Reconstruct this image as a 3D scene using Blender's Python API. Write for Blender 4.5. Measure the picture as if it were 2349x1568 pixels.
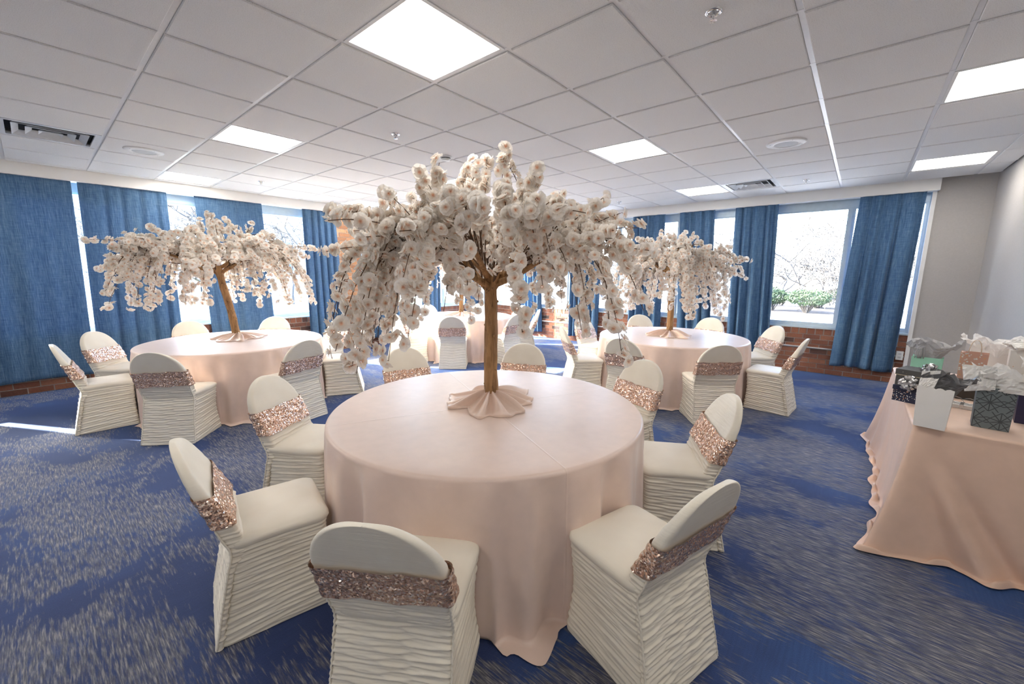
import bpy, math, random
import numpy as np
from mathutils import Matrix, Vector

for o in list(bpy.data.objects):
    bpy.data.objects.remove(o)
SC = bpy.context.scene
COL = SC.collection
PI = math.pi

# ------------------------------------------------------------------ camera
CAMZ = 1.53
cam_d = bpy.data.cameras.new('camera')
cam_d.sensor_width = 36.0
cam_d.lens = 36.0 * 928.126 / 2349.0
cam_d.clip_start = 0.02
cam_d.clip_end = 400
cam = bpy.data.objects.new('camera', cam_d)
COL.objects.link(cam)
_r = Vector((0.6490, -0.7608, 0.0066)).normalized()
_f = Vector((0.7506, 0.6389, -0.1687)).normalized()
_u = _r.cross(_f).normalized()
_r = _f.cross(_u).normalized()
cam.matrix_world = Matrix(((_r.x, _u.x, -_f.x, 0.0), (_r.y, _u.y, -_f.y, 0.0),
                           (_r.z, _u.z, -_f.z, CAMZ), (0, 0, 0, 1)))
SC.camera = cam

# ------------------------------------------------------------------ light
SKY_STRENGTH = 1.6
SUN_ENERGY = 19.0
LAMP_EMIT = 5.0
world = bpy.data.worlds.new('world')
SC.world = world
world.use_nodes = True
wn = world.node_tree.nodes
wl = world.node_tree.links
wn.clear()
w_out = wn.new('ShaderNodeOutputWorld')
w_bg = wn.new('ShaderNodeBackground')
w_sky = wn.new('ShaderNodeTexSky')
w_sky.sky_type = 'NISHITA'
w_sky.sun_disc = False
w_sky.sun_elevation = math.radians(27)
w_sky.sun_rotation = math.radians(-30)
w_sky.air_density = 0.8
w_sky.dust_density = 4.0
w_bg.inputs['Strength'].default_value = SKY_STRENGTH
wl.new(w_sky.outputs[0], w_bg.inputs[0])
wl.new(w_bg.outputs[0], w_out.inputs[0])

sun_d = bpy.data.lights.new('sun', 'SUN')
sun_d.energy = SUN_ENERGY
sun_d.angle = math.radians(0.6)
sun_d.color = (1.0, 0.95, 0.88)
sun = bpy.data.objects.new('sun', sun_d)
COL.objects.link(sun)
_el = math.radians(26)
_sd = Vector((0.49 * math.cos(_el), -0.872 * math.cos(_el), -math.sin(_el)))
sun.rotation_euler = _sd.to_track_quat('-Z', 'Y').to_euler()
sun.location = (0, 20, 12)

SC.view_settings.view_transform = 'Standard'
SC.view_settings.look = 'None'
SC.view_settings.gamma = 1.0
SC.view_settings.exposure = 1.6
SC.view_settings.use_curve_mapping = False

# ------------------------------------------------------------------ helpers
rng = np.random.RandomState(7)


def link(o, parent=None):
    COL.objects.link(o)
    if parent is not None:
        o.parent = parent
    return o


def tag(o, label=None, cat=None, group=None, kind=None):
    if label:
        o['label'] = label
    if cat:
        o['category'] = cat
    if group:
        o['group'] = group
    if kind:
        o['kind'] = kind
    return o


def empty(name, loc=(0, 0, 0), rz=0.0, parent=None):
    o = bpy.data.objects.new(name, None)
    o.empty_display_size = 0.1
    o.location = loc
    o.rotation_euler = (0, 0, rz)
    return link(o, parent)


def mdata(name, V, F, mat, smooth=True, fmat=None, col=None, uv=None):
    V = np.asarray(V, dtype=np.float32)
    me = bpy.data.meshes.new(name)
    if isinstance(F, np.ndarray):
        n, k = F.shape
        me.vertices.add(len(V))
        me.vertices.foreach_set('co', V.ravel())
        me.loops.add(n * k)
        me.loops.foreach_set('vertex_index', F.astype(np.int32).ravel())
        me.polygons.add(n)
        me.polygons.foreach_set('loop_start', np.arange(0, n * k, k, dtype=np.int32))
        me.update(calc_edges=True)
    else:
        me.from_pydata([tuple(map(float, v)) for v in V], [], [tuple(map(int, f)) for f in F])
    mats = mat if isinstance(mat, (list, tuple)) else [mat]
    for m in mats:
        me.materials.append(m)
    if fmat is not None:
        me.polygons.foreach_set('material_index', np.asarray(fmat, dtype=np.int32))
    me.polygons.foreach_set('use_smooth', np.full(len(me.polygons), bool(smooth)))
    if col is not None:
        a = me.color_attributes.new('tint', 'FLOAT_COLOR', 'POINT')
        c = np.ones((len(V), 4), dtype=np.float32)
        c[:, :3] = np.asarray(col, dtype=np.float32).reshape(len(V), -1)
        a.data.foreach_set('color', c.ravel())
    me.update()
    return me


def obj(name, V, F, mat, parent=None, smooth=True, loc=None, **kw):
    o = bpy.data.objects.new(name, mdata(name, V, F, mat, smooth, **kw))
    if loc is not None:
        o.location = loc
    return link(o, parent)


def inst(name, me, parent=None, loc=(0, 0, 0), rot=(0, 0, 0), scale=(1, 1, 1)):
    o = bpy.data.objects.new(name, me)
    o.location = loc
    o.rotation_euler = rot
    o.scale = scale
    return link(o, parent)


class MB:
    """collects pieces of ONE part"""
    def __init__(s):
        s.V = []
        s.F = []
        s.n = 0

    def add(s, V, F):
        V = np.asarray(V, dtype=float)
        s.V.append(V)
        for f in F:
            s.F.append([int(i) + s.n for i in f])
        s.n += len(V)
        return s

    def box(s, x0, x1, y0, y1, z0, z1):
        V, F = boxvf(x0, x1, y0, y1, z0, z1)
        return s.add(V, F)

    def tube(s, pts, rad, k=8, cap=True):
        V, F = tubevf(pts, rad, k, cap)
        return s.add(V, F)

    def build(s, name, mat, parent=None, smooth=False, **kw):
        return obj(name, np.concatenate(s.V), s.F, mat, parent, smooth, **kw)


def boxvf(x0, x1, y0, y1, z0, z1):
    V = [(x0, y0, z0), (x1, y0, z0), (x1, y1, z0), (x0, y1, z0),
         (x0, y0, z1), (x1, y0, z1), (x1, y1, z1), (x0, y1, z1)]
    F = [(0, 3, 2, 1), (4, 5, 6, 7), (0, 1, 5, 4), (1, 2, 6, 5), (2, 3, 7, 6), (3, 0, 4, 7)]
    return np.array(V, float), F


def tubevf(pts, rad, k=8, cap=True):
    P = np.asarray(pts, float)
    n = len(P)
    R = np.broadcast_to(np.asarray(rad, float), (n,))
    T = np.gradient(P, axis=0)
    T /= np.linalg.norm(T, axis=1)[:, None] + 1e-9
    ref = np.array([0.0, 0, 1.0]) if abs(T[0, 2]) < 0.9 else np.array([1.0, 0, 0])
    V = []
    a = np.arange(k) * 2 * PI / k
    for i in range(n):
        u = np.cross(T[i], ref)
        u /= np.linalg.norm(u) + 1e-9
        w = np.cross(u, T[i])
        ref = w * -1 if False else ref
        V.append(P[i] + R[i] * (np.cos(a)[:, None] * u + np.sin(a)[:, None] * w))
    V = np.concatenate(V)
    F = []
    for i in range(n - 1):
        for j in range(k):
            b, c = i * k + j, i * k + (j + 1) % k
            F.append((b, c, c + k, b + k))
    if cap:
        F.append(tuple(range(k - 1, -1, -1)))
        F.append(tuple((n - 1) * k + j for j in range(k)))
    return V, F


def gridF(nr, nc, wrap):
    """quads of nr rings by nc columns"""
    r = np.arange(nr - 1)[:, None]
    m = nc if wrap else nc - 1
    c = np.arange(m)[None, :]
    c2 = (c + 1) % nc
    return np.stack([(r * nc + c).ravel(), (r * nc + c2).ravel(),
                     ((r + 1) * nc + c2).ravel(), ((r + 1) * nc + c).ravel()], 1)


def sm(a, b, x):
    t = np.clip((np.asarray(x, float) - a) / (b - a), 0, 1)
    return t * t * (3 - 2 * t)


# ------------------------------------------------------------------ materials
def newmat(name):
    m = bpy.data.materials.new(name)
    m.use_nodes = True
    nt = m.node_tree
    b = nt.nodes['Principled BSDF']
    return m, nt, b


def N(nt, typ, **kw):
    n = nt.nodes.new(typ)
    for k, v in kw.items():
        if k in n.inputs:
            n.inputs[k].default_value = v
        else:
            setattr(n, k, v)
    return n


def L(nt, a, b):
    nt.links.new(a, b)


def ramp(nt, fac, stops, interp='LINEAR'):
    r = nt.nodes.new('ShaderNodeValToRGB')
    r.color_ramp.interpolation = interp
    e = r.color_ramp.elements
    while len(e) < len(stops):
        e.new(0.5)
    for i, (p, c) in enumerate(stops):
        e[i].position = p
        e[i].color = (c[0], c[1], c[2], 1)
    nt.links.new(fac, r.inputs[0])
    return r.outputs[0]


def mixc(nt, fac, a, b, mode='MIX'):
    m = nt.nodes.new('ShaderNodeMix')
    m.data_type = 'RGBA'
    m.blend_type = mode
    for s, v in ((0, fac), (6, a), (7, b)):
        if hasattr(v, 'is_linked') or hasattr(v, 'links'):
            nt.links.new(v, m.inputs[s])
        elif s == 0:
            m.inputs[0].default_value = v
        else:
            m.inputs[s].default_value = (v[0], v[1], v[2], 1)
    return m.outputs[2]


def math_(nt, op, a, b=0.0):
    m = nt.nodes.new('ShaderNodeMath')
    m.operation = op
    for i, v in enumerate((a, b)):
        if hasattr(v, 'links'):
            nt.links.new(v, m.inputs[i])
        else:
            m.inputs[i].default_value = v
    return m.outputs[0]


def bump(nt, b, h, strength=0.3, dist=0.01):
    n = nt.nodes.new('ShaderNodeBump')
    n.inputs['Strength'].default_value = strength
    n.inputs['Distance'].default_value = dist
    nt.links.new(h, n.inputs['Height'])
    nt.links.new(n.outputs[0], b.inputs['Normal'])


def coords(nt, scale=(1, 1, 1), kind='Object', rot=(0, 0, 0)):
    t = nt.nodes.new('ShaderNodeTexCoord')
    mp = nt.nodes.new('ShaderNodeMapping')
    mp.inputs['Scale'].default_value = scale
    mp.inputs['Rotation'].default_value = rot
    nt.links.new(t.outputs[kind], mp.inputs[0])
    return mp.outputs[0]


def noise(nt, vec, scale, detail=3.0, rough=0.5, dist=0.0):
    n = nt.nodes.new('ShaderNodeTexNoise')
    n.inputs['Scale'].default_value = scale
    n.inputs['Detail'].default_value = detail
    n.inputs['Roughness'].default_value = rough
    n.inputs['Distortion'].default_value = dist
    nt.links.new(vec, n.inputs['Vector'])
    return n.outputs[0]


def plain(name, col, rough=0.5, metal=0.0, var=0.06, nscale=30.0, bumpy=0.0):
    m, nt, b = newmat(name)
    v = coords(nt)
    n = noise(nt, v, nscale)
    d = tuple(max(0, c * (1 - var)) for c in col)
    u = tuple(min(1, c * (1 + var)) for c in col)
    L(nt, ramp(nt, n, [(0.3, d), (0.7, u)]), b.inputs['Base Color'])
    b.inputs['Roughness'].default_value = rough
    b.inputs['Metallic'].default_value = metal
    if bumpy:
        bump(nt, b, n, bumpy, 0.005)
    return m


def mat_carpet():
    m, nt, b = newmat('carpet')
    big = noise(nt, coords(nt, (1.15, 0.75, 1)), 1.15, 5.0, 0.62, 0.35)
    st = noise(nt, coords(nt, (80, 8, 1)), 1.0, 3.0, 0.6)
    st2 = noise(nt, coords(nt, (170, 13, 1)), 1.0, 2.0, 0.6)
    cross = noise(nt, coords(nt, (5, 90, 1)), 1.0, 2.0, 0.6)
    pile = noise(nt, coords(nt), 260, 2.0, 0.7)
    tone = noise(nt, coords(nt, (1, 1, 1)), 0.9, 3.0, 0.55, 0.4)
    blue = ramp(nt, tone, [(0.3, (0.018, 0.027, 0.085)), (0.5, (0.034, 0.056, 0.17)), (0.7, (0.05, 0.12, 0.34))])
    blue = mixc(nt, math_(nt, 'MULTIPLY', cross, 0.55), blue, (0.008, 0.014, 0.06))
    grey = ramp(nt, st2, [(0.32, (0.055, 0.055, 0.075)), (0.5, (0.17, 0.165, 0.165)), (0.66, (0.42, 0.395, 0.355))])
    msk = math_(nt, 'ADD', big, math_(nt, 'MULTIPLY', math_(nt, 'SUBTRACT', st, 0.5), 0.30))
    msk = ramp(nt, msk, [(0.455, (0, 0, 0)), (0.505, (0.75, 0.75, 0.75)), (0.60, (0.95, 0.95, 0.95))])
    gap = ramp(nt, st, [(0.36, (0.25, 0.25, 0.25)), (0.55, (1, 1, 1))])
    msk = mixc(nt, 1.0, msk, gap, 'MULTIPLY')
    c = mixc(nt, msk, blue, grey)
    c = mixc(nt, 0.5, c, ramp(nt, pile, [(0.25, (0.45, 0.45, 0.45)), (0.75, (1, 1, 1))]), 'MULTIPLY')
    L(nt, c, b.inputs['Base Color'])
    b.inputs['Roughness'].default_value = 0.82
    b.inputs['Specular IOR Level'].default_value = 0.35
    b.inputs['Sheen Weight'].default_value = 0.35
    b.inputs['Sheen Tint'].default_value = (0.25, 0.45, 1.0, 1)  # blue tint stands in for sky reflected off the carpet
    bump(nt, b, pile, 0.5, 0.006)
    return m


def mat_fabric(name, col, rough=0.6, weave=900.0, sheen=0.2, trans=0.0, spec=0.3, crease=False, var=0.05):
    m, nt, b = newmat(name)
    v = coords(nt)
    n = noise(nt, v, 14.0, 3.0)
    d = tuple(c * (1 - var) for c in col)
    u = tuple(min(1, c * (1 + var)) for c in col)
    L(nt, ramp(nt, n, [(0.3, d), (0.7, u)]), b.inputs['Base Color'])
    b.inputs['Roughness'].default_value = rough
    b.inputs['Specular IOR Level'].default_value = spec
    b.inputs['Sheen Weight'].default_value = sheen
    h = noise(nt, v, weave, 1.0)
    if crease:
        sp = nt.nodes.new('ShaderNodeSeparateXYZ')
        L(nt, coords(nt, (1, 1, 1), 'Object', (0, 0, 0.32)), sp.inputs[0])
        out = None
        for k in (0, 1):
            a = math_(nt, 'ABSOLUTE', sp.outputs[k])
            a = math_(nt, 'SUBTRACT', 1.0, math_(nt, 'MULTIPLY', a, 170.0))
            a = math_(nt, 'MAXIMUM', a, 0.0)
            out = a if out is None else math_(nt, 'MAXIMUM', out, a)
        big = noise(nt, v, 5.0, 3.0)
        h = math_(nt, 'ADD', math_(nt, 'MULTIPLY', h, 0.08), math_(nt, 'ADD', math_(nt, 'MULTIPLY', out, 1.0), math_(nt, 'MULTIPLY', big, 1.5)))
        bump(nt, b, h, 0.35, 0.004)
    else:
        bump(nt, b, h, 0.12, 0.002)
    if trans > 0:
        t = nt.nodes.new('ShaderNodeBsdfTranslucent')
        t.inputs[0].default_value = (*col, 1)
        mx = nt.nodes.new('ShaderNodeMixShader')
        mx.inputs[0].default_value = trans
        L(nt, b.outputs[0], mx.inputs[1])
        L(nt, t.outputs[0], mx.inputs[2])
        L(nt, mx.outputs[0], nt.nodes['Material Output'].inputs[0])
    return m


def mat_cover():
    m, nt, b = newmat('ivory_spandex')
    v = coords(nt)
    n = noise(nt, v, 6.0, 2.0)
    L(nt, ramp(nt, n, [(0.3, (0.81, 0.75, 0.635)), (0.7, (0.86, 0.81, 0.70))]), b.inputs['Base Color'])
    b.inputs['Roughness'].default_value = 0.46
    b.inputs['Specular IOR Level'].default_value = 0.32
    b.inputs['Sheen Weight'].default_value = 0.1
    r = noise(nt, coords(nt, (5, 5, 75)), 1.0, 3.0, 0.6, 0.25)
    bump(nt, b, r, 0.16, 0.008)
    return m


def mat_sequin():
    m, nt, b = newmat('rose_gold_sequins')
    v = coords(nt)
    vo = nt.nodes.new('ShaderNodeTexVoronoi')
    vo.inputs['Scale'].default_value = 165.0
    L(nt, v, vo.inputs['Vector'])
    sep = nt.nodes.new('ShaderNodeSeparateColor')
    L(nt, vo.outputs['Color'], sep.inputs[0])
    c = ramp(nt, sep.outputs[0], [(0.0, (0.50, 0.28, 0.19)), (0.45, (0.82, 0.53, 0.39)), (0.78, (0.95, 0.72, 0.58)), (1.0, (1.0, 0.95, 0.9))])
    L(nt, c, b.inputs['Base Color'])
    b.inputs['Metallic'].default_value = 0.6
    b.inputs['Roughness'].default_value = 0.2
    # each sequin tilts its own way
    geo = nt.nodes.new('ShaderNodeNewGeometry')
    sub = nt.nodes.new('ShaderNodeVectorMath')
    sub.operation = 'SUBTRACT'
    L(nt, vo.outputs['Color'], sub.inputs[0])
    sub.inputs[1].default_value = (0.5, 0.5, 0.5)
    sc = nt.nodes.new('ShaderNodeVectorMath')
    sc.operation = 'SCALE'
    L(nt, sub.outputs[0], sc.inputs[0])
    sc.inputs['Scale'].default_value = 1.35
    ad = nt.nodes.new('ShaderNodeVectorMath')
    ad.operation = 'ADD'
    L(nt, geo.outputs['Normal'], ad.inputs[0])
    L(nt, sc.outputs[0], ad.inputs[1])
    nm = nt.nodes.new('ShaderNodeVectorMath')
    nm.operation = 'NORMALIZE'
    L(nt, ad.outputs[0], nm.inputs[0])
    L(nt, nm.outputs[0], b.inputs['Normal'])
    return m


def mat_curtain():
    m, nt, b = newmat('denim_blue_curtain')
    a = noise(nt, coords(nt, (160, 160, 7)), 1.0, 3.0, 0.65)
    c = noise(nt, coords(nt, (9, 9, 200)), 1.0, 3.0, 0.65)
    s = math_(nt, 'ADD', math_(nt, 'MULTIPLY', a, 0.6), math_(nt, 'MULTIPLY', c, 0.4))
    colr = ramp(nt, s, [(0.36, (0.040, 0.092, 0.185)), (0.5, (0.075, 0.160, 0.285)), (0.64, (0.15, 0.25, 0.38))])
    L(nt, colr, b.inputs['Base Color'])
    b.inputs['Roughness'].default_value = 0.75
    b.inputs['Specular IOR Level'].default_value = 0.2
    b.inputs['Sheen Weight'].default_value = 0.1
    bump(nt, b, s, 0.25, 0.003)
    t = nt.nodes.new('ShaderNodeBsdfTranslucent')
    tc = ramp(nt, s, [(0.36, (0.03, 0.12, 0.34)), (0.64, (0.09, 0.26, 0.55))])
    L(nt, tc, t.inputs[0])
    mx = nt.nodes.new('ShaderNodeMixShader')
    mx.inputs[0].default_value = 0.09
    L(nt, b.outputs[0], mx.inputs[1])
    L(nt, t.outputs[0], mx.inputs[2])
    L(nt, mx.outputs[0], nt.nodes['Material Output'].inputs[0])
    return m


def mat_brick(name, island, cols):
    m, nt, b = newmat(name)
    if island:
        g = nt.nodes.new('ShaderNodeNewGeometry')
        rnd = g.outputs['Random Per Island']
    else:
        g = nt.nodes.new('ShaderNodeObjectInfo')
        rnd = g.outputs['Random']
    v = coords(nt, (1, 1, 1))
    n = noise(nt, v, 45.0, 4.0)
    c = ramp(nt, rnd, [(0.0, cols[0]), (0.16, cols[1]), (0.5, cols[2]), (0.85, cols[3]), (1.0, cols[1])])
    c = mixc(nt, 0.55, c, ramp(nt, n, [(0.3, (0.6, 0.6, 0.6)), (0.7, (1.15, 1.1, 1.05))]), 'MULTIPLY')
    L(nt, c, b.inputs['Base Color'])
    b.inputs['Roughness'].default_value = 0.85
    bump(nt, b, n, 0.4, 0.006)
    return m


def mat_tile():
    m, nt, b = newmat('acoustic_tile')
    v = coords(nt)
    vo = noise(nt, v, 240.0, 2.0, 0.8)
    sp = ramp(nt, vo, [(0.30, (0.64, 0.63, 0.62)), (0.45, (0.86, 0.855, 0.845)), (0.7, (0.90, 0.895, 0.89))])
    L(nt, sp, b.inputs['Base Color'])
    b.inputs['Roughness'].default_value = 0.95
    b.inputs['Specular IOR Level'].default_value = 0.1
    bump(nt, b, vo, 0.5, 0.004)
    return m


def mat_emit(name, col, strength):
    m, nt, b = newmat(name)
    nt.nodes.remove(b)
    e = nt.nodes.new('ShaderNodeEmission')
    v = coords(nt)
    n = noise(nt, v, 3.0)
    c = ramp(nt, n, [(0.0, tuple(x * 0.97 for x in col)), (1.0, col)])
    L(nt, c, e.inputs[0])
    e.inputs[1].default_value = strength
    L(nt, e.outputs[0], nt.nodes['Material Output'].inputs[0])
    return m


def mat_glass():
    m, nt, b = newmat('window_glass')
    nt.nodes.remove(b)
    tr = nt.nodes.new('ShaderNodeBsdfTransparent')
    tr.inputs[0].default_value = (0.94, 0.975, 1.0, 1)
    gl = nt.nodes.new('ShaderNodeBsdfGlossy')
    gl.inputs['Roughness'].default_value = 0.02
    fr = nt.nodes.new('ShaderNodeFresnel')
    fr.inputs[0].default_value = 1.3
    mx = nt.nodes.new('ShaderNodeMixShader')
    L(nt, fr.outputs[0], mx.inputs[0])
    L(nt, tr.outputs[0], mx.inputs[1])
    L(nt, gl.outputs[0], mx.inputs[2])
    L(nt, mx.outputs[0], nt.nodes['Material Output'].inputs[0])
    return m


def mat_petal():
    m, nt, b = newmat('blossom_petal')
    a = nt.nodes.new('ShaderNodeAttribute')
    a.attribute_name = 'tint'
    sep = nt.nodes.new('ShaderNodeSeparateColor')
    L(nt, a.outputs['Color'], sep.inputs[0])
    c = ramp(nt, sep.outputs[0], [(0.0, (0.85, 0.40, 0.20)), (0.2, (0.92, 0.62, 0.45)), (0.42, (0.96, 0.90, 0.83)), (1.0, (0.97, 0.95, 0.915))])
    L(nt, c, b.inputs['Base Color'])
    b.inputs['Roughness'].default_value = 0.7
    b.inputs['Specular IOR Level'].default_value = 0.15
    t = nt.nodes.new('ShaderNodeBsdfTranslucent')
    L(nt, c, t.inputs[0])
    mx = nt.nodes.new('ShaderNodeMixShader')
    mx.inputs[0].default_value = 0.5
    L(nt, b.outputs[0], mx.inputs[1])
    L(nt, t.outputs[0], mx.inputs[2])
    L(nt, mx.outputs[0], nt.nodes['Material Output'].inputs[0])
    return m


def mat_wood(name, a, c, scale=(14, 14, 2.2)):
    m, nt, b = newmat(name)
    n = noise(nt, coords(nt, scale), 3.0, 5.0, 0.65, 0.6)
    k = noise(nt, coords(nt, (22, 22, 12)), 1.0, 3.0, 0.6, 1.0)
    col = ramp(nt, n, [(0.28, a), (0.5, tuple((x + y) / 2 for x, y in zip(a, c))), (0.72, c)])
    col = mixc(nt, 1.0, col, ramp(nt, k, [(0.3, (0.35, 0.3, 0.25)), (0.42, (1, 1, 1))]), 'MULTIPLY')
    L(nt, col, b.inputs['Base Color'])
    b.inputs['Roughness'].default_value = 0.62
    bump(nt, b, n, 0.7, 0.02)
    return m


def mat_dots(name, base, scale, thresh, rough=0.6):
    """paper printed with scattered coloured flecks"""
    m, nt, b = newmat(name)
    v = coords(nt)
    vo = nt.nodes.new('ShaderNodeTexVoronoi')
    vo.inputs['Scale'].default_value = scale
    L(nt, v, vo.inputs['Vector'])
    sep = nt.nodes.new('ShaderNodeSeparateColor')
    L(nt, vo.outputs['Color'], sep.inputs[0])
    r = math_(nt, 'MULTIPLY', sep.outputs[1], thresh)
    inside = math_(nt, 'LESS_THAN', vo.outputs['Distance'], r)
    fc = ramp(nt, sep.outputs[0], [(0.0, (0.85, 0.82, 0.78)), (0.55, (0.78, 0.70, 0.66)), (0.7, (0.80, 0.42, 0.22))], 'CONSTANT')
    L(nt, mixc(nt, inside, base, fc), b.inputs['Base Color'])
    b.inputs['Roughness'].default_value = rough
    return m


def mat_facets(name, base, line, scale):
    """matt paper printed with rays and triangles"""
    m, nt, b = newmat(name)
    uvn = nt.nodes.new('ShaderNodeTexCoord')
    sp = nt.nodes.new('ShaderNodeSeparateXYZ')
    L(nt, uvn.outputs['Object'], sp.inputs[0])
    cmb = nt.nodes.new('ShaderNodeCombineXYZ')
    L(nt, sp.outputs[0], cmb.inputs[0])
    L(nt, sp.outputs[2], cmb.inputs[1])
    # staggered cells
    row = math_(nt, 'FLOOR', math_(nt, 'MULTIPLY', sp.outputs[2], scale))
    odd = math_(nt, 'MULTIPLY', math_(nt, 'MODULO', row, 2.0), 0.5)
    fx = math_(nt, 'SUBTRACT', math_(nt, 'FRACT', math_(nt, 'ADD', math_(nt, 'MULTIPLY', math_(nt, 'ADD', sp.outputs[0], 5.0), scale), odd)), 0.5)
    fz = math_(nt, 'SUBTRACT', math_(nt, 'FRACT', math_(nt, 'MULTIPLY', sp.outputs[2], scale)), 0.5)
    ang = math_(nt, 'ARCTAN2', fz, fx)
    rad = math_(nt, 'SQRT', math_(nt, 'ADD', math_(nt, 'MULTIPLY', fx, fx), math_(nt, 'MULTIPLY', fz, fz)))
    seg = math_(nt, 'ABSOLUTE', math_(nt, 'SUBTRACT', math_(nt, 'FRACT', math_(nt, 'MULTIPLY', ang, 10.0 / (2 * PI))), 0.5))
    d1 = math_(nt, 'MULTIPLY', math_(nt, 'MULTIPLY', seg, 2 * PI / 10.0), rad)
    ray_ = math_(nt, 'LESS_THAN', d1, 0.022)
    e1 = math_(nt, 'ABSOLUTE', math_(nt, 'SUBTRACT', math_(nt, 'ADD', math_(nt, 'ABSOLUTE', fx), math_(nt, 'ABSOLUTE', fz)), 0.5))
    ed = math_(nt, 'LESS_THAN', e1, 0.028)
    L(nt, mixc(nt, math_(nt, 'MAXIMUM', ray_, ed), base, line), b.inputs['Base Color'])
    b.inputs['Roughness'].default_value = 0.6
    return m


M = {}
M['carpet'] = mat_carpet()
M['cover'] = mat_cover()
M['sequin'] = mat_sequin()
M['cloth'] = mat_fabric('blush_satin_cloth', (0.82, 0.645, 0.555), 0.36, 700, 0.2, 0.0, 0.55, True, 0.03)
M['giftcloth'] = mat_fabric('peach_satin_cloth', (0.80, 0.57, 0.44), 0.48, 700, 0.25, 0.0, 0.35, False, 0.03)
M['wrap'] = mat_fabric('blush_wrap_satin', (0.85, 0.65, 0.54), 0.36, 700, 0.3, 0.0, 0.5, False, 0.04)
M['curtain'] = mat_curtain()
RED = [(0.045, 0.03, 0.028), (0.20, 0.075, 0.045), (0.27, 0.105, 0.06), (0.33, 0.14, 0.08)]
LIT_RED = [(0.17, 0.09, 0.055), (0.36, 0.17, 0.09), (0.45, 0.23, 0.12), (0.52, 0.29, 0.155)]  # brighter copy of the brick colours, the lit look of the pillar painted in
M['brick'] = mat_brick('red_brick', False, RED)
M['brick_many'] = mat_brick('red_brick_joined', True, RED)
M['brick_lit'] = mat_brick('brick_lit_tone', False, LIT_RED)
M['mortar'] = plain('mortar', (0.44, 0.41, 0.38), 0.95, 0, 0.12, 60, 0.5)
M['tile'] = mat_tile()
M['grid'] = plain('grid_white_metal', (0.80, 0.80, 0.81), 0.35, 0.0, 0.02)
M['white'] = plain('white_paint', (0.80, 0.80, 0.79), 0.5, 0, 0.03, 8)
M['soffit'] = plain('soffit_paint', (0.82, 0.81, 0.79), 0.7, 0, 0.02, 4)
M['alu'] = plain('window_aluminium', (0.50, 0.60, 0.67), 0.42, 0.25, 0.04, 20)
M['greywall'] = plain('warm_grey_paint', (0.44, 0.42, 0.405), 0.8, 0, 0.03, 60, 0.08)
M['lamp'] = mat_emit('lit_diffuser', (1.0, 0.95, 0.875), LAMP_EMIT)
M['glass'] = mat_glass()
M['petal'] = mat_petal()
M['trunk'] = mat_wood('peeled_trunk_wood', (0.23, 0.115, 0.042), (0.60, 0.35, 0.155))
M['twig'] = plain('brown_twig', (0.13, 0.072, 0.04), 0.7, 0, 0.3, 40)
M['chrome'] = plain('chrome', (0.75, 0.75, 0.76), 0.12, 1.0, 0.02)
M['dark'] = plain('dark_slot', (0.02, 0.02, 0.022), 0.8)
M['ventwhite'] = plain('vent_white', (0.74, 0.76, 0.78), 0.4)
M['grille'] = plain('speaker_grille', (0.56, 0.57, 0.58), 0.6, 0, 0.15, 400)
M['paperwhite'] = plain('white_paper', (0.84, 0.82, 0.79), 0.65, 0, 0.02, 12)
M['tissuewhite'] = mat_fabric('white_tissue', (0.86, 0.85, 0.83), 0.55, 300, 0, 0.25, 0.3)
M['tissuegrey'] = mat_fabric('grey_tissue', (0.46, 0.46, 0.47), 0.4, 300, 0, 0.12, 0.5)
M['tissuedark'] = mat_fabric('dark_grey_tissue', (0.14, 0.14, 0.145), 0.32, 300, 0, 0.05, 0.6)
M['metaltissue'] = plain('grey_metallic_tissue', (0.40, 0.37, 0.36), 0.25, 0.6, 0.15, 14)
M['mint'] = plain('mint_paper', (0.36, 0.72, 0.55), 0.6, 0, 0.03)
M['peachprint'] = mat_dots('peach_printed_paper', (0.72, 0.42, 0.32), 75, 0.45)
M['flecked'] = mat_dots('white_paper_gold_flecks', (0.84, 0.83, 0.80), 45, 0.16)
M['navybox'] = mat_dots('navy_flecked_paper', (0.014, 0.018, 0.05), 95, 0.55)
M['darkbox'] = mat_dots('charcoal_speckled_paper', (0.075, 0.073, 0.07), 90, 0.15)
M['brownbox'] = plain('dark_brown_paper', (0.045, 0.036, 0.03), 0.5)
M['goldline'] = plain('pale_gold_ribbon', (0.62, 0.52, 0.36), 0.35, 0.5)
M['silver'] = plain('silver_ribbon', (0.62, 0.62, 0.63), 0.22, 0.7, 0.1, 50)
M['facets'] = mat_facets('grey_ray_printed_paper', (0.16, 0.19, 0.20), (0.055, 0.065, 0.07), 10.5)
M['greyside'] = plain('slate_paper', (0.13, 0.155, 0.18), 0.6)
M['navybag'] = plain('navy_paper', (0.022, 0.018, 0.06), 0.45)
M['cream'] = plain('cream_cord', (0.72, 0.60, 0.48), 0.6)
M['ground'] = plain('pale_paving', (0.46, 0.455, 0.445), 0.9, 0, 0.1, 2)
M['mulch'] = plain('mulch', (0.07, 0.06, 0.055), 0.95, 0, 0.5, 14, 0.6)
M['lawn'] = plain('winter_grass', (0.10, 0.13, 0.06), 0.95, 0, 0.3, 9, 0.5)
M['yew'] = plain('yew_green', (0.045, 0.075, 0.035), 0.7, 0, 0.4, 8)
M['bark'] = plain('grey_bark', (0.085, 0.078, 0.072), 0.8, 0, 0.2, 10)
M['bgwhite'] = plain('pale_render', (0.72, 0.71, 0.69), 0.9, 0, 0.04, 2)
M['bgglass'] = plain('dark_glazing', (0.12, 0.15, 0.18), 0.2, 0, 0.1, 2)

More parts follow.
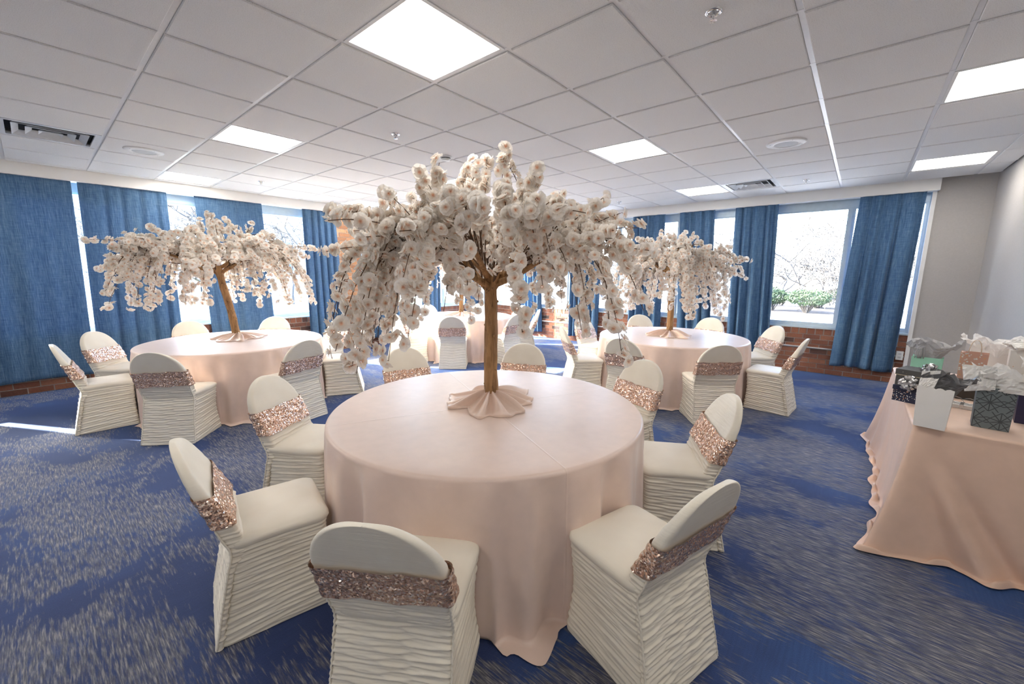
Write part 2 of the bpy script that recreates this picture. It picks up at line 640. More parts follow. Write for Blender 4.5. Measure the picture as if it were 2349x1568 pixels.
# ------------------------------------------------------------------ room shell
XN, XF = -2.6, 7.87          # near and far wall faces (x)
YR, YL = -1.145, 7.74        # right and left wall faces (y)
ZC = 2.760                   # ceiling tile face
TS = 0.646176
LX, LY = -0.0443, 1.0119     # grid origin
ZS = 2.62                    # underside of the soffit
SILL = 0.70

fl = obj('floor', *boxvf(XN - .1, XF + .05, YR - .05, YL + .05, -0.1, 0.0), M['carpet'], smooth=False)
tag(fl, 'blue and grey streaked carpet floor', kind='structure')

wr = obj('wall_right', *boxvf(XN - .1, XF + .3, YR - .12, YR, 0, ZC + .12), M['greywall'], smooth=False)
tag(wr, 'plain warm grey wall behind the gift table', kind='structure')
wnr = obj('wall_near', *boxvf(XN - .12, XN, YR, YL + .3, 0, ZC + .12), M['white'], smooth=False)  # unseen wall, its white chosen to bounce fill into the near end
tag(wnr, 'unseen wall opposite the bush window, made white to bounce fill light', kind='structure')
YE = -0.60                   # right end of the far window
wfp = obj('wall_far_end', *boxvf(XF - .012, XF + .2, YR, YE, 0, ZC + .12), M['greywall'], smooth=False)
tag(wfp, 'grey wall strip beside the far window', kind='structure')

# brick dado walls ---------------------------------------------------------
BW, BH, JT = 0.21, 0.0655, 0.010
brick_me = mdata('brick', *boxvf(-BW / 2, BW / 2, -.045, .045, -BH / 2, BH / 2), M['brick'], False)
half_me = mdata('brick_half', *boxvf(-.05, .05, -.045, .045, -BH / 2, BH / 2), M['brick'], False)
row_me = mdata('brick_header', *boxvf(-.046, .046, -.045, .045, -.0425, .0425), M['brick'], False)
litb = mdata('brick_lit', *boxvf(-BW / 2, BW / 2, -.045, .045, -BH / 2, BH / 2), M['brick_lit'], False)
lith = mdata('brick_lit_half', *boxvf(-.05, .05, -.045, .045, -BH / 2, BH / 2), M['brick_lit'], False)


def brick_spots(a0, a1):
    """centres along a wall run: (a, z, mesh, length)"""
    out = []
    for c in range(8):
        z = 0.004 + BH / 2 + c * (BH + JT)
        a = a0 + (0 if c % 2 == 0 else -(BW + JT) / 2)
        while a < a1 - 0.02:
            s, e = max(a, a0), min(a + BW, a1)
            if e - s > 0.06:
                out.append(((s + e) / 2, z, brick_me if e - s > .15 else half_me))
            a += BW + JT
    n = int((a1 - a0) / 0.105)
    st = (a1 - a0) / n
    for k in range(n):
        out.append((a0 + (k + .5) * st, 0.004 + 8 * (BH + JT) + .0425, row_me))
    return out


def brick_wall(name, label, run, axis, face, near):
    a0 = min(r[0] for r in run)
    a1 = max(r[1] for r in run)
    if axis == 'x':
        w = obj(name, *boxvf(a0, a1, face + .008, face + .2, 0, SILL), M['mortar'], smooth=False)
    else:
        w = obj(name, *boxvf(face + .008, face + .2, a0, a1, 0, SILL), M['mortar'], smooth=False)
    tag(w, label, kind='structure')
    sp = []
    for r in run:
        sp += brick_spots(*r)
    sp.sort(key=lambda q: abs(q[0] - near))
    rest = MB()
    for i, (a, z, me) in enumerate(sp):
        j = rng.uniform(-.0015, .0015)
        if axis == 'x':
            loc, rz = (a, face + .045 + j, z), 0.0
        else:
            loc, rz = (face + .045 + j, a, z), PI / 2
        if i < 298:
            inst('brick', me, w, loc, (0, 0, rz))
        else:
            h = me.vertices[6].co
            if axis == 'x':
                rest.box(loc[0] - h.x, loc[0] + h.x, loc[1] - .045, loc[1] + .045, z - h.z, z + h.z)
            else:
                rest.box(loc[0] - .045, loc[0] + .045, loc[1] - h.x, loc[1] + h.x, z - h.z, z + h.z)
    if rest.n:
        o = rest.build('brick_remainder', M['brick_many'], w)
        tag(o, kind='stuff')
    return w


PX0, PX1 = 3.87, 4.37
wl_ = brick_wall('wall_left', 'low red brick wall under the curtained windows', [(-1.3, PX0), (PX1, XF)], 'x', YL, 2.0)
wf_ = brick_wall('wall_far', 'low red brick wall under the window with bushes outside', [(YE, YL)], 'y', XF, YE)
wlx = obj('wall_left_end', *boxvf(XN - .1, -1.3, YL + .0, YL + .2, 0, ZC + .12), M['greywall'], smooth=False)
tag(wlx, 'grey wall end beside the left windows', kind='structure')

# brick pillar
pl = obj('wall_pillar', *boxvf(PX0 + .006, PX1 - .006, YL + .006, YL + .22, 0, ZC), M['mortar'], smooth=False)
tag(pl, 'brick pillar between two blue curtains, coloured lighter as if lit', kind='structure')
for c in range(35):
    z = 0.004 + BH / 2 + c * (BH + JT)
    if z > ZC - .04:
        break
    w = PX1 - PX0
    if c % 2 == 0:
        inst('brick', litb, pl, (PX0 + BW / 2, YL + .045, z))
        inst('brick', litb, pl, (PX0 + BW * 1.5 + JT, YL + .045, z))
        inst('brick', lith, pl, (PX1 - .03, YL + .045, z), (0, 0, 0), (.6, 1, 1))
    else:
        inst('brick', lith, pl, (PX0 + .03, YL + .045, z), (0, 0, 0), (.6, 1, 1))
        inst('brick', litb, pl, (PX0 + .07 + BW / 2, YL + .045, z))
        inst('brick', litb, pl, (PX1 - BW / 2, YL + .045, z))
    # reveal side
    inst('brick', lith, pl, (PX0 + .045, YL + .145, z), (0, 0, PI / 2))
    inst('brick', lith, pl, (PX1 - .045, YL + .145, z), (0, 0, PI / 2))


# windows --------------------------------------------------------------------
def window(name, label, axis, face, a0, a1, mull):
    w = empty(name)
    tag(w, label, kind='structure')
    d0, d1 = face + .075, face + .135
    z0, z1 = SILL, 2.56
    ext = MB()

    def bx(m, u0, u1, e0, e1, zz0, zz1):
        if axis == 'x':
            m.box(u0, u1, e0, e1, zz0, zz1)
        else:
            m.box(e0, e1, u0, u1, zz0, zz1)
    m = MB()
    bx(m, a0, a1, d0, d1, z1 - .075, z1 + .10)
    bx(m, a0, a1, d0 - .012, d0, z1 - .055, z1 - .02)
    m.build('head_frame', M['alu'], w)
    m = MB()
    bx(m, a0, a1, face - .012, d0 + .02, z0, z0 + .022)
    m.build('sill', M['alu'], w)
    m = MB()
    bx(m, a0, a1, d0, d1, z0 + .022, z0 + .085)
    bx(m, a0, a1, d0 - .012, d0, z0 + .022, z0 + .05)
    m.build('bottom_frame', M['alu'], w)
    edges = [a0] + list(mull) + [a1]
    for k, c in enumerate(edges):
        m = MB()
        h = .045
        lo, hi = c - h, c + h
        if k == 0:
            lo, hi = a0, a0 + .05
        if k == len(edges) - 1:
            lo, hi = a1 - .05, a1
        bx(m, lo, hi, d0 - .004, d1 + .004, z0 + .05, z1 - .03)
        bx(m, (lo + hi) / 2 - .012, (lo + hi) / 2 + .012, d0 - .018, d0, z0 + .06, z1 - .06)
        m.build('mullion', M['alu'], w)
    for k in range(len(edges) - 1):
        m = MB()
        lo, hi = edges[k] + .045, edges[k + 1] - .045
        bx(m, lo, hi, (d0 + d1) / 2 - .003, (d0 + d1) / 2 + .003, z0 + .08, z1 - .07)
        m.build('pane', M['glass'], w)
    # closed wall over the window head
    m = MB()
    bx(m, a0, a1, face + .02, face + .2, z1 + .10, ZC + .12)
    m.build('lintel', M['soffit'], w)
    return w


window('window_1', 'aluminium window band behind the widest curtains', 'x', YL, -1.3, PX0, [-.2, .95, 2.12])
window('window_2', 'aluminium window between brick pillar and room corner', 'x', YL, PX1, XF + .1, [5.42, 6.55])
window('window_3', 'aluminium window looking out on bushes', 'y', XF, YE, YL + .1, [.215, 1.44, 2.67, 3.87, 5.1, 6.3])

# soffits --------------------------------------------------------------------
s1 = obj('trim_1', *boxvf(XN, XF, YL - .125, YL + .03, ZS, ZC + .1), M['soffit'], smooth=False)
tag(s1, 'white soffit over the left curtains', kind='structure')
s2 = obj('trim_2', *boxvf(XF - .125, XF + .03, YE - .045, YL - .1, ZS, ZC + .1), M['soffit'], smooth=False)
tag(s2, 'white soffit over the far curtains', kind='structure')
# slim white jamb at the end of the far window
jb = obj('trim_3', *boxvf(XF - .03, XF + .13, YE - .03, YE + .012, .0, ZS), M['white'], smooth=False)
tag(jb, 'white jamb at the end of the far window', kind='structure')

# ceiling --------------------------------------------------------------------
SX, SY = XF - .125, YL - .125      # ceiling runs to the soffit faces
ceil = obj('ceiling', *boxvf(XN - .1, XF + .2, YR - .1, YL + .2, ZC + .05, ZC + .12), M['soffit'], smooth=False)
tag(ceil, 'suspended ceiling of speckled grey square tiles', kind='structure')
LIGHTS = [(2, 1), (2, 5), (2, 9), (6, 1), (6, 5), (6, 9), (6, -3), (10, 1), (10, -3), (10, 5), (10, 9), (2, -3), (-2, 1), (-2, 5), (-2, 9), (-2, -3)]  # trailing entries are unseen, added along the pattern to light the near end
VENTS = [(0, 7), (10, 0)]
SPEAKERS = [(1, 7), (7, -1)]
GAP = .014
tile_cache = {}


def tile_me(w, d):
    k = (round(w, 3), round(d, 3))
    if k not in tile_cache:
        x, y, c = w / 2, d / 2, .004
        V = [(-x + c, -y + c, 0), (x - c, -y + c, 0), (x - c, y - c, 0), (-x + c, y - c, 0),
             (-x, -y, .005), (x, -y, .005), (x, y, .005), (-x, y, .005),
             (-x, -y, .016), (x, -y, .016), (x, y, .016), (-x, y, .016)]
        F = [(3, 2, 1, 0)]
        for a in (0, 4):
            for q in range(4):
                F.append((a + q, a + (q + 1) % 4, a + 4 + (q + 1) % 4, a + 4 + q))
        tile_cache[k] = mdata('ceiling_tile', np.array(V), F, M['tile'], False)
    return tile_cache[k]


for i in range(-4, 13):
    for j in range(-4, 11):
        if (i, j) in LIGHTS or (i, j) in VENTS:
            continue
        x0, x1 = max(LX + i * TS, XN), min(LX + (i + 1) * TS, SX)
        y0, y1 = max(LY + j * TS, YR), min(LY + (j + 1) * TS, SY)
        if x1 - x0 < .04 or y1 - y0 < .04:
            continue
        inst('ceiling_tile', tile_me(x1 - x0 - 2 * GAP, y1 - y0 - 2 * GAP), ceil,
             ((x0 + x1) / 2, (y0 + y1) / 2, ZC + rng.uniform(-.0008, .0008)))
zg = ZC + .0085
for i in range(-3, 13):
    x = LX + i * TS
    if XN < x < SX:
        obj('grid_runner', *boxvf(x - .0125, x + .0125, YR, SY, zg, zg + .03), M['grid'], ceil, False)
for j in range(-3, 11):
    y = LY + j * TS
    if YR < y < SY:
        for i in range(-5, 13):
            x0, x1 = max(LX + i * TS + .0125, XN), min(LX + (i + 1) * TS - .0125, SX)
            if x1 - x0 > .03:
                obj('cross_tee', *boxvf(x0, x1, y - .0125, y + .0125, zg + .001, zg + .03), M['grid'], ceil, False)

NEAR = {(2, -3): 'unseen square ceiling light added beside the grey wall near the white wall', (-2, 1): 'unseen square ceiling light added in the white wall row, over the bare carpet',
        (-2, 5): 'unseen square ceiling light added in the white wall row, towards the curtains', (-2, 9): 'unseen square ceiling light added in the corner of curtains and white wall',
        (-2, -3): 'unseen square ceiling light added in the corner of grey and white walls', (2, 1): 'large square ceiling light above the table farthest from the windows',
        (2, 5): 'square ceiling light between the round ceiling speaker and front light',
        (2, 9): 'square ceiling light next to the soffit over the widest curtains',
        (6, 1): 'square ceiling light above the table beside the bush window',
        (6, 5): 'square ceiling light in the middle of the room',
        (6, 9): 'square ceiling light near the brick pillar',
        (6, -3): 'square ceiling light over the gift table by the grey wall',
        (10, 1): 'square ceiling light touching the air vent',
        (10, -3): 'square ceiling light at the corner of the grey wall',
        (10, 5): 'square ceiling light near the far soffit behind the blossoms',
        (10, 9): 'square ceiling light in the corner of both window walls'}
for (i, j) in LIGHTS:
    cx, cy = LX + (i + .5) * TS, LY + (j + .5) * TS
    h = TS / 2 - .0125
    y0 = max(cy - h, YR + .01)
    t = empty('ceiling_light', (cx, cy, ZC))
    tag(t, NEAR.get((i, j), 'square ceiling light behind the viewer'), 'ceiling light', 'square ceiling lights')
    m = MB()
    b = .02
    for (a0, a1, c0, c1) in ((-h, h, -h, -h + b), (-h, h, h - b, h), (-h, -h + b, -h + b, h - b), (h - b, h, -h + b, h - b)):
        m.box(a0, a1, c0, c1, .004, .03)
    m.build('frame', M['white'], t)
    # softly bulged diffuser
    n = 13
    g = np.linspace(-h + b, h - b, n)
    X, Y = np.meshgrid(g, g)
    Z = .012 - .006 * (1 - (X / h) ** 2) * (1 - (Y / h) ** 2)
    V = np.stack([X, Y, Z], -1).reshape(-1, 3)
    obj('diffuser', V, gridF(n, n, False)[:, ::-1].copy(), M['lamp'], t)

for (i, j) in VENTS:
    cx, cy = LX + (i + .5) * TS, LY + (j + .5) * TS
    h = TS / 2 - .0125
    t = empty('air_vent', (cx, cy, ZC))
    tag(t, 'white stepped square air vent beside the ceiling speaker' if i == 0 else 'white stepped square air vent touching a ceiling light', 'air vent', 'ceiling air vents')
    m = MB()
    for (a0, a1, c0, c1) in ((-h, h, -h, -h + .04), (-h, h, h - .04, h), (-h, -h + .04, -h + .04, h - .04), (h - .04, h, -h + .04, h - .04)):
        m.box(a0, a1, c0, c1, .002, .02)
    m.build('frame', M['ventwhite'], t)
    m = MB()
    m.box(-h + .02, h - .02, -h + .02, h - .02, .048, .05)
    m.build('duct', M['dark'], t)
    for k, s in enumerate((.235, .155, .075)):
        z0, z1, e = -.004 + .002 * k, .034, .045
        V = [(-s, -s, z0), (s, -s, z0), (s, s, z0), (-s, s, z0)]
        q = s - e
        V += [(-q, -q, z1), (q, -q, z1), (q, q, z1), (-q, q, z1)]
        V += [(a, b_, c + .004) for a, b_, c in V]
        F = []
        for a in range(4):
            F.append((a, (a + 1) % 4, 4 + (a + 1) % 4, 4 + a))
            F.append((8 + a, 12 + a, 12 + (a + 1) % 4, 8 + (a + 1) % 4))
            F.append((a, 8 + a, 8 + (a + 1) % 4, (a + 1) % 4))
        obj('louver', np.array(V), F, M['ventwhite'], t, False)


def lathe(prof, k=32):
    P = np.asarray(prof, float)
    a = np.arange(k) * 2 * PI / k
    V = np.stack([P[:, None, 0] * np.cos(a), P[:, None, 0] * np.sin(a), np.repeat(P[:, 1][:, None], k, 1)], -1).reshape(-1, 3)
    return V, gridF(len(P), k, True)


for (i, j) in SPEAKERS:
    cx, cy = LX + (i + .5) * TS, LY + (j + .5) * TS
    t = empty('ceiling_speaker', (cx, cy, ZC))
    tag(t, 'round white ceiling speaker beside the air vent' if i == 1 else 'round white ceiling speaker above the table beside the bush window', 'speaker', 'round ceiling speakers')
    V, F = lathe([(.165, .002), (.163, -.006), (.15, -.012), (.10, -.016), (.096, -.012)], 48)
    obj('ring', V, F, M['white'], t)
    V, F = lathe([(.098, -.013), (.06, -.0145), (.001, -.015)], 40)
    obj('grille', V, F, M['grille'], t)
    for q in range(4):
        a = q * PI / 2 + .5
        Vs, Fs = lathe([(.004, -.018), (.0001, -.019)], 8)
        obj('screw', Vs + np.array([.135 * math.cos(a), .135 * math.sin(a), .002]), Fs, M['dark'], t)

SPR = [(2.265, .68, 'chrome sprinkler head in the bare tiles near the grey wall'), (2.30, 3.36, 'chrome sprinkler head between the two middle ceiling lights'),
       (2.24, 6.52, 'chrome sprinkler head beside the light next to the left soffit'), (6.78, .70, 'chrome sprinkler head beside the air vent near the far soffit'),
       (6.80, 3.36, 'chrome sprinkler head near the far soffit behind the blossoms')]
for (x, y, lab) in SPR:
    t = empty('sprinkler_head', (x, y, ZC))
    tag(t, lab, 'sprinkler', 'ceiling sprinklers')
    V, F = lathe([(.0385, .002), (.037, -.006), (.027, -.008), (.024, .004)], 28)
    obj('escutcheon', V, F, M['chrome'], t)
    V, F = lathe([(.0245, .003), (.001, .003)], 20)
    obj('recess', V, F, M['dark'], t)
    m = MB()
    m.tube([(0, 0, .01), (0, 0, -.03)], .006, 8)
    m.tube([(.012, 0, .0), (.014, 0, -.02), (.004, 0, -.036)], .003, 6)
    m.tube([(-.012, 0, .0), (-.014, 0, -.02), (-.004, 0, -.036)], .003, 6)
    m.build('frame_arms', M['chrome'], t, True)
    m = MB()
    for q in range(12):
        a0, a1 = q * PI / 6, q * PI / 6 + .36
        m.add([(0, 0, -.038), (.018 * math.cos(a0), .018 * math.sin(a0), -.040), (.018 * math.cos(a1), .018 * math.sin(a1), -.040), (0, 0, -.041)], [(0, 1, 2), (3, 2, 1), (0, 2, 3), (0, 3, 1)])
    m.build('deflector', M['chrome'], t)
t = empty('smoke_detector', (3.06, 3.56, ZC))
tag(t, 'white round smoke detector with dark slots on the ceiling', 'smoke detector')
V, F = lathe([(.068, .002), (.066, -.012), (.052, -.018)], 32)
obj('base', V, F, M['white'], t)
V, F = lathe([(.05, -.016), (.048, -.026)], 32)
obj('slots', V, F, M['dark'], t)
V, F = lathe([(.052, -.026), (.045, -.04), (.02, -.044), (.0005, -.045)], 32)
obj('cap', V, F, M['white'], t)

# conduits and outlets -------------------------------------------------------
m = MB()
m.tube([(XF - .006, YE + .02, .395), (XF - .006, YL - .03, .395)], .011, 10)
o = m.build('wall_conduit', M['white'], None, True)
tag(o, 'thin white conduit along the brick under the bush window', 'conduit')
m = MB()
m.tube([(PX0 + .1, YL - .012, .42), (XF - .05, YL - .012, .42)], .011, 10)
o = m.build('wall_conduit', M['white'], None, True)
tag(o, 'thin white conduit from the brick pillar to the room corner', 'conduit')
for (loc, rz, lab) in (((XF, -.535, .41), PI / 2, 'white outlet box on brick at the end curtain'), ((PX0 + .30, YL, .43), 0, 'white outlet box low on the brick pillar')):
    t = empty('outlet_box', loc, rz)
    tag(t, lab, 'outlet', 'white outlet boxes')
    m = MB().box(-.038, .038, -.045 if rz == 0 else .0, .0 if rz == 0 else .045, -.06, .06)
    m.build('housing', M['white'], t)
    m = MB()
    s = -1 if rz == 0 else 1
    for zz in (-.025, .025):
        m.box(-.016, .016, min(s * .045, s * .048), max(s * .045, s * .048), zz - .013, zz + .013)
    m.build('sockets', M['grille'], t)

# ------------------------------------------------------------------ curtains
def curtain(axis, off, t0, t1, b0, b1, zb, folds, amp, seed, label, flat=0.0):
    """t0..t1 top edge, b0..b1 bottom edge along the wall; off = wall-normal coordinate"""
    r = np.random.RandomState(seed)
    nu, nz = 150, 46
    u = np.linspace(0, 1, nu)
    zt = ZS + .03
    # irregular folds: warp the phase
    ph = u * folds * 2 * PI
    for k in range(1, 4):
        ph = ph + r.uniform(-.9, .9) * np.sin(k * PI * u * 1.7 + r.uniform(0, 6))
    V = []
    for iz in range(nz):
        s = iz / (nz - 1)
        z = zt + (zb - zt) * s
        open_ = .35 + .65 * (1 - (1 - s) ** 2)
        wv = np.sin(ph + .35 * s * np.sin(ph * .31 + seed)) + .38 * np.sin(ph * 1.93 + 1.3 * s + seed) * (1 - .4 * s)
        dep = amp * open_ * wv * (1 - flat * (.5 + .5 * np.sin(u * 5 + seed)))
        dep = dep + .012 * s * np.sin(u * 4 + seed)
        a = (t0 + (t1 - t0) * u) * (1 - s) + (b0 + (b1 - b0) * u) * s
        a = a + .25 * amp * np.cos(ph) * open_
        zz = z + .012 * s * np.sin(u * 7 + seed) + (-.002 * wv if iz == nz - 1 else 0)
        if axis == 'x':
            V.append(np.stack([a, off + dep, np.broadcast_to(zz, a.shape)], 1))
        else:
            V.append(np.stack([off + dep, a, np.broadcast_to(zz, a.shape)], 1))
    V = np.concatenate(V)
    base = V[(nz - 1) * nu + nu // 2].copy()
    base[2] = V[:, 2].min()
    o = obj('curtain', V - base, gridF(nz, nu, False), M['curtain'], loc=tuple(base))
    md = o.modifiers.new('thick', 'SOLIDIFY')
    md.thickness = .004
    tag(o, label, 'curtain', 'blue curtains')
    return o


CY = YL - .068
CXO = XF - .074
curtain('x', CY, -1.02, .462, -1.05, .40, .165, 7, .016, 3, 'wide flat blue curtain reaching almost to the brick foot', .6)
curtain('x', CY, .516, 1.388, .44, 1.36, .17, 5, .022, 5, 'blue curtain behind blossoms, narrow bright slit along its side', .4)
curtain('x', CY, 1.706, 2.605, 1.74, 2.645, .17, 5, .016, 8, 'blue curtain behind the leaning tree trunk', .4)
curtain('x', CY, 3.243, 3.845, 3.215, 3.93, .10, 5, .034, 11, 'deeply folded blue curtain touching the brick pillar with a bright edge')
curtain('x', CY, 4.375, 5.02, 4.345, 5.19, .16, 4, .026, 14, 'blue curtain with brick showing under it, beside the pillar')
curtain('x', CY, 5.78, 6.35, 5.75, 6.36, .15, 5, .03, 17, 'blue curtain between pillar curtain and corner, mostly behind blossoms')
curtain('x', CY, 7.16, 7.72, 7.14, 7.70, .15, 5, .026, 20, 'blue curtain ending in the room corner')
curtain('y', CXO, 7.48, 7.66, 7.46, 7.66, .15, 2, .02, 23, 'narrow blue curtain meeting another in the room corner')
curtain('y', CXO, 5.80, 6.40, 5.71, 6.33, .12, 5, .042, 26, 'blue curtain behind the corner table, bright fold down its middle')
curtain('y', CXO, 4.20, 4.93, 4.24, 4.96, .13, 6, .042, 29, 'blue curtain with conduit and brick beside it, behind hanging blossoms')
curtain('y', CXO, 2.91, 3.54, 2.86, 3.55, .15, 4, .042, 32, 'blue curtain left of a trunk, behind two chair backs')
curtain('y', CXO, 2.05, 2.64, 1.94, 2.52, .17, 4, .042, 35, 'blue curtain close behind the blossoms of the bush window tree')
curtain('y', CXO, 1.12, 1.735, 1.035, 1.69, .22, 4, .042, 38, 'blue curtain hanging beside the window with green bushes')
curtain('y', CXO, -.535, .135, -.485, .22, .167, 4, .042, 41, 'flared blue curtain at the end next to the grey wall')

# ------------------------------------------------------------------ round tables
ZT = .72
TABLES = {'F': (1.744, 1.679), 'L': (1.486, 5.571), 'R': (5.426, 1.843), 'B': (5.247, 5.699)}
TR = .925
CHAIR_D = .462              # seat front ahead of the chair's rear foot line
CHAIR_LEAN = .05            # the back leans out past the rear foot line
CHAIRS = {
    'F': [(166, 1.50), (-150, 1.43), (-104, 1.45), (-57, 1.44), (-18, 1.45), (124, 1.50), (75, 1.50), (30, 1.52)],
    'L': [(178, 1.45), (140, 1.48), (97, 1.42), (54, 1.46), (12, 1.47), (-31, 1.45), (-81, 1.43), (-130, 1.43)],
    'R': [(39, 1.50), (-4, 1.52), (-46, 1.48), (-92, 1.48), (-141, 1.44), (179, 1.44), (138, 1.50), (83, 1.50)],
    'B': [(32, 1.45), (-10, 1.50), (-50, 1.46), (-93, 1.43), (-140, 1.43), (176, 1.44), (133, 1.44), (80, 1.44)]}


def round_cloth(tn, seed, label, seams):
    r = np.random.RandomState(seed)
    nt = 420
    th = np.arange(nt) * 2 * PI / nt
    ph = th * 0
    f = np.zeros(nt)
    for k, a in ((7, .3), (13, .6), (19, .8), (24, .7), (33, .45)):
        f += a * np.sin(k * th + r.uniform(0, 6.28) + .5 * np.sin(2 * th + r.uniform(0, 6)))
    f = np.sign(f) * np.abs(f) ** .85
    f /= np.abs(f).max()
    g = np.zeros(nt)
    for k in (3, 5, 9):
        g += r.uniform(.3, 1) * np.sin(k * th + r.uniform(0, 6.28))
    g /= np.abs(g).max()
    rings = []
    for q in np.linspace(0.0005, 1, 16):
        rr = (TR - .02) * q
        rings.append((np.full(nt, rr), np.full(nt, ZT)))
    for q in np.linspace(.15, 1, 6):
        a = q * PI / 2
        rings.append((np.full(nt, TR - .02 + .02 * math.sin(a)), np.full(nt, ZT - .02 * (1 - math.cos(a)))))
    for s in np.linspace(.03, 1, 44):
        z = (ZT - .02) * (1 - s) + .006
        amp = .078 * s ** .55
        rr = TR + .018 * s + amp * (f + .15) + .012 * s * g
        rings.append((rr, np.full(nt, z) + 0 * rr))
    # hem resting on the carpet
    for s in (.3, .65, 1.0):
        rr = rings[-1][0] + .022 * (1 + .7 * g + .5 * np.sin(23 * th + seed))
        rings.append((rr, np.full(nt, .008) + .010 * (1 - s) * np.abs(f)))
    # the pushed-in seats press the hanging cloth back to their fronts
    c = TABLES[tn]
    lim = np.full(nt, 9.0)
    for ang, rt in CHAIRS[tn]:
        dl = (th + seams - math.radians(ang) + PI) % (2 * PI) - PI
        dl = np.where(np.abs(dl) < 1.2, dl, 1.2)
        d = rt - CHAIR_LEAN - CHAIR_D + .004
        lat = np.abs(d * np.tan(dl))
        lim = np.minimum(lim, d / np.cos(dl) + 1.2 * np.clip(lat - .235, 0, None))
    pressed = []
    for a, z in rings:
        k = 1 - sm(.47, .60, z)
        over = np.clip(a - lim, 0, None) * (z < ZT - .015)
        pressed.append((a - over * k, z))
    rings = pressed
    V = np.concatenate([np.stack([a * np.cos(th), a * np.sin(th), z], 1) for a, z in rings])
    o = obj('tablecloth', V, gridF(len(rings), nt, True)[:, ::-1].copy(), M['cloth'], loc=(c[0], c[1], 0))
    o.rotation_euler = (0, 0, seams)
    tag(o, label, 'tablecloth', 'floor-length round tablecloths')
    return o


round_cloth('F', 4, 'blush floor-length cloth on the round table farthest from the windows', -.12)
round_cloth('L', 9, 'blush floor-length cloth on the round table by the widest curtains', .5)
round_cloth('R', 13, 'blush floor-length cloth on the round table by the bush window', 1.1)
round_cloth('B', 19, 'blush floor-length cloth on the round table in the window corner', .2)

# ------------------------------------------------------------------ chairs
def ruche(u, z, seed=0, pitch=.022):
    """gathered pleats running round the skirt, height in metres"""
    h = 0
    for k, (p, w, am) in enumerate(((1.0, .45, 1.0), (.68, .8, .5), (1.9, .5, 1.0))):
        q = z / (pitch * p) + w * np.sin(u * 1.0 + seed * 1.7 + k * 2.1) + .09 * np.sin(u * 4.3 + seed + k) + .05 * np.sin(u * 9.1 + 2 * k + z * 20)
        h = h + am * (1 - 2 * np.abs(np.sin(PI * q)) ** .8)
    return .0024 * h


def sq_ring(n, hx, y0, y1, rad):
    """rounded rectangle ring with uniform arc spacing"""
    w, d = 2 * hx, y1 - y0
    rad = min(rad, w / 2 - 1e-4, d / 2 - 1e-4)
    segs = [(w - 2 * rad), PI / 2 * rad, (d - 2 * rad), PI / 2 * rad] * 2
    tot = sum(segs)
    S = np.arange(n) / n * tot
    X = np.zeros(n); Y = np.zeros(n); NX = np.zeros(n); NY = np.zeros(n)
    # start at front-left going right along the rear edge (y0)
    pos = 0
    corners = [(hx - rad, y0 + rad, -PI / 2), (hx - rad, y1 - rad, 0), (-hx + rad, y1 - rad, PI / 2), (-hx + rad, y0 + rad, PI)]
    starts = [((-hx + rad, y0), (1, 0), (0, -1)), ((hx, y0 + rad), (0, 1), (1, 0)), ((hx - rad, y1), (-1, 0), (0, 1)), ((-hx, y1 - rad), (0, -1), (-1, 0))]
    for k in range(4):
        ln = segs[2 * k]
        m_ = (S >= pos - 1e-9) & (S < pos + ln - 1e-9)
        t = S[m_] - pos
        p0, d0, n0 = starts[k]
        X[m_] = p0[0] + d0[0] * t; Y[m_] = p0[1] + d0[1] * t; NX[m_] = n0[0]; NY[m_] = n0[1]
        pos += ln
        ln = segs[2 * k + 1]
        m_ = (S >= pos - 1e-9) & (S < pos + ln - 1e-9)
        a = (S[m_] - pos) / max(rad, 1e-6) + corners[k][2]
        X[m_] = corners[k][0] + rad * np.cos(a); Y[m_] = corners[k][1] + rad * np.sin(a); NX[m_] = np.cos(a); NY[m_] = np.sin(a)
        pos += ln
    return X, Y, NX, NY, S / tot * 2 * PI


SEAT_Z = .455
TOP_Z = .848


def rear_y(z):
    """rear line of the chair, floor flare - waist - leaning back"""
    z = np.asarray(z, float)
    lo = .005 + .085 * (z / .40)
    hi = .09 - .150 * ((z - .40) / (TOP_Z - .40)) ** 1.0
    k = sm(.33, .47, z)
    return lo * (1 - k) + hi * k


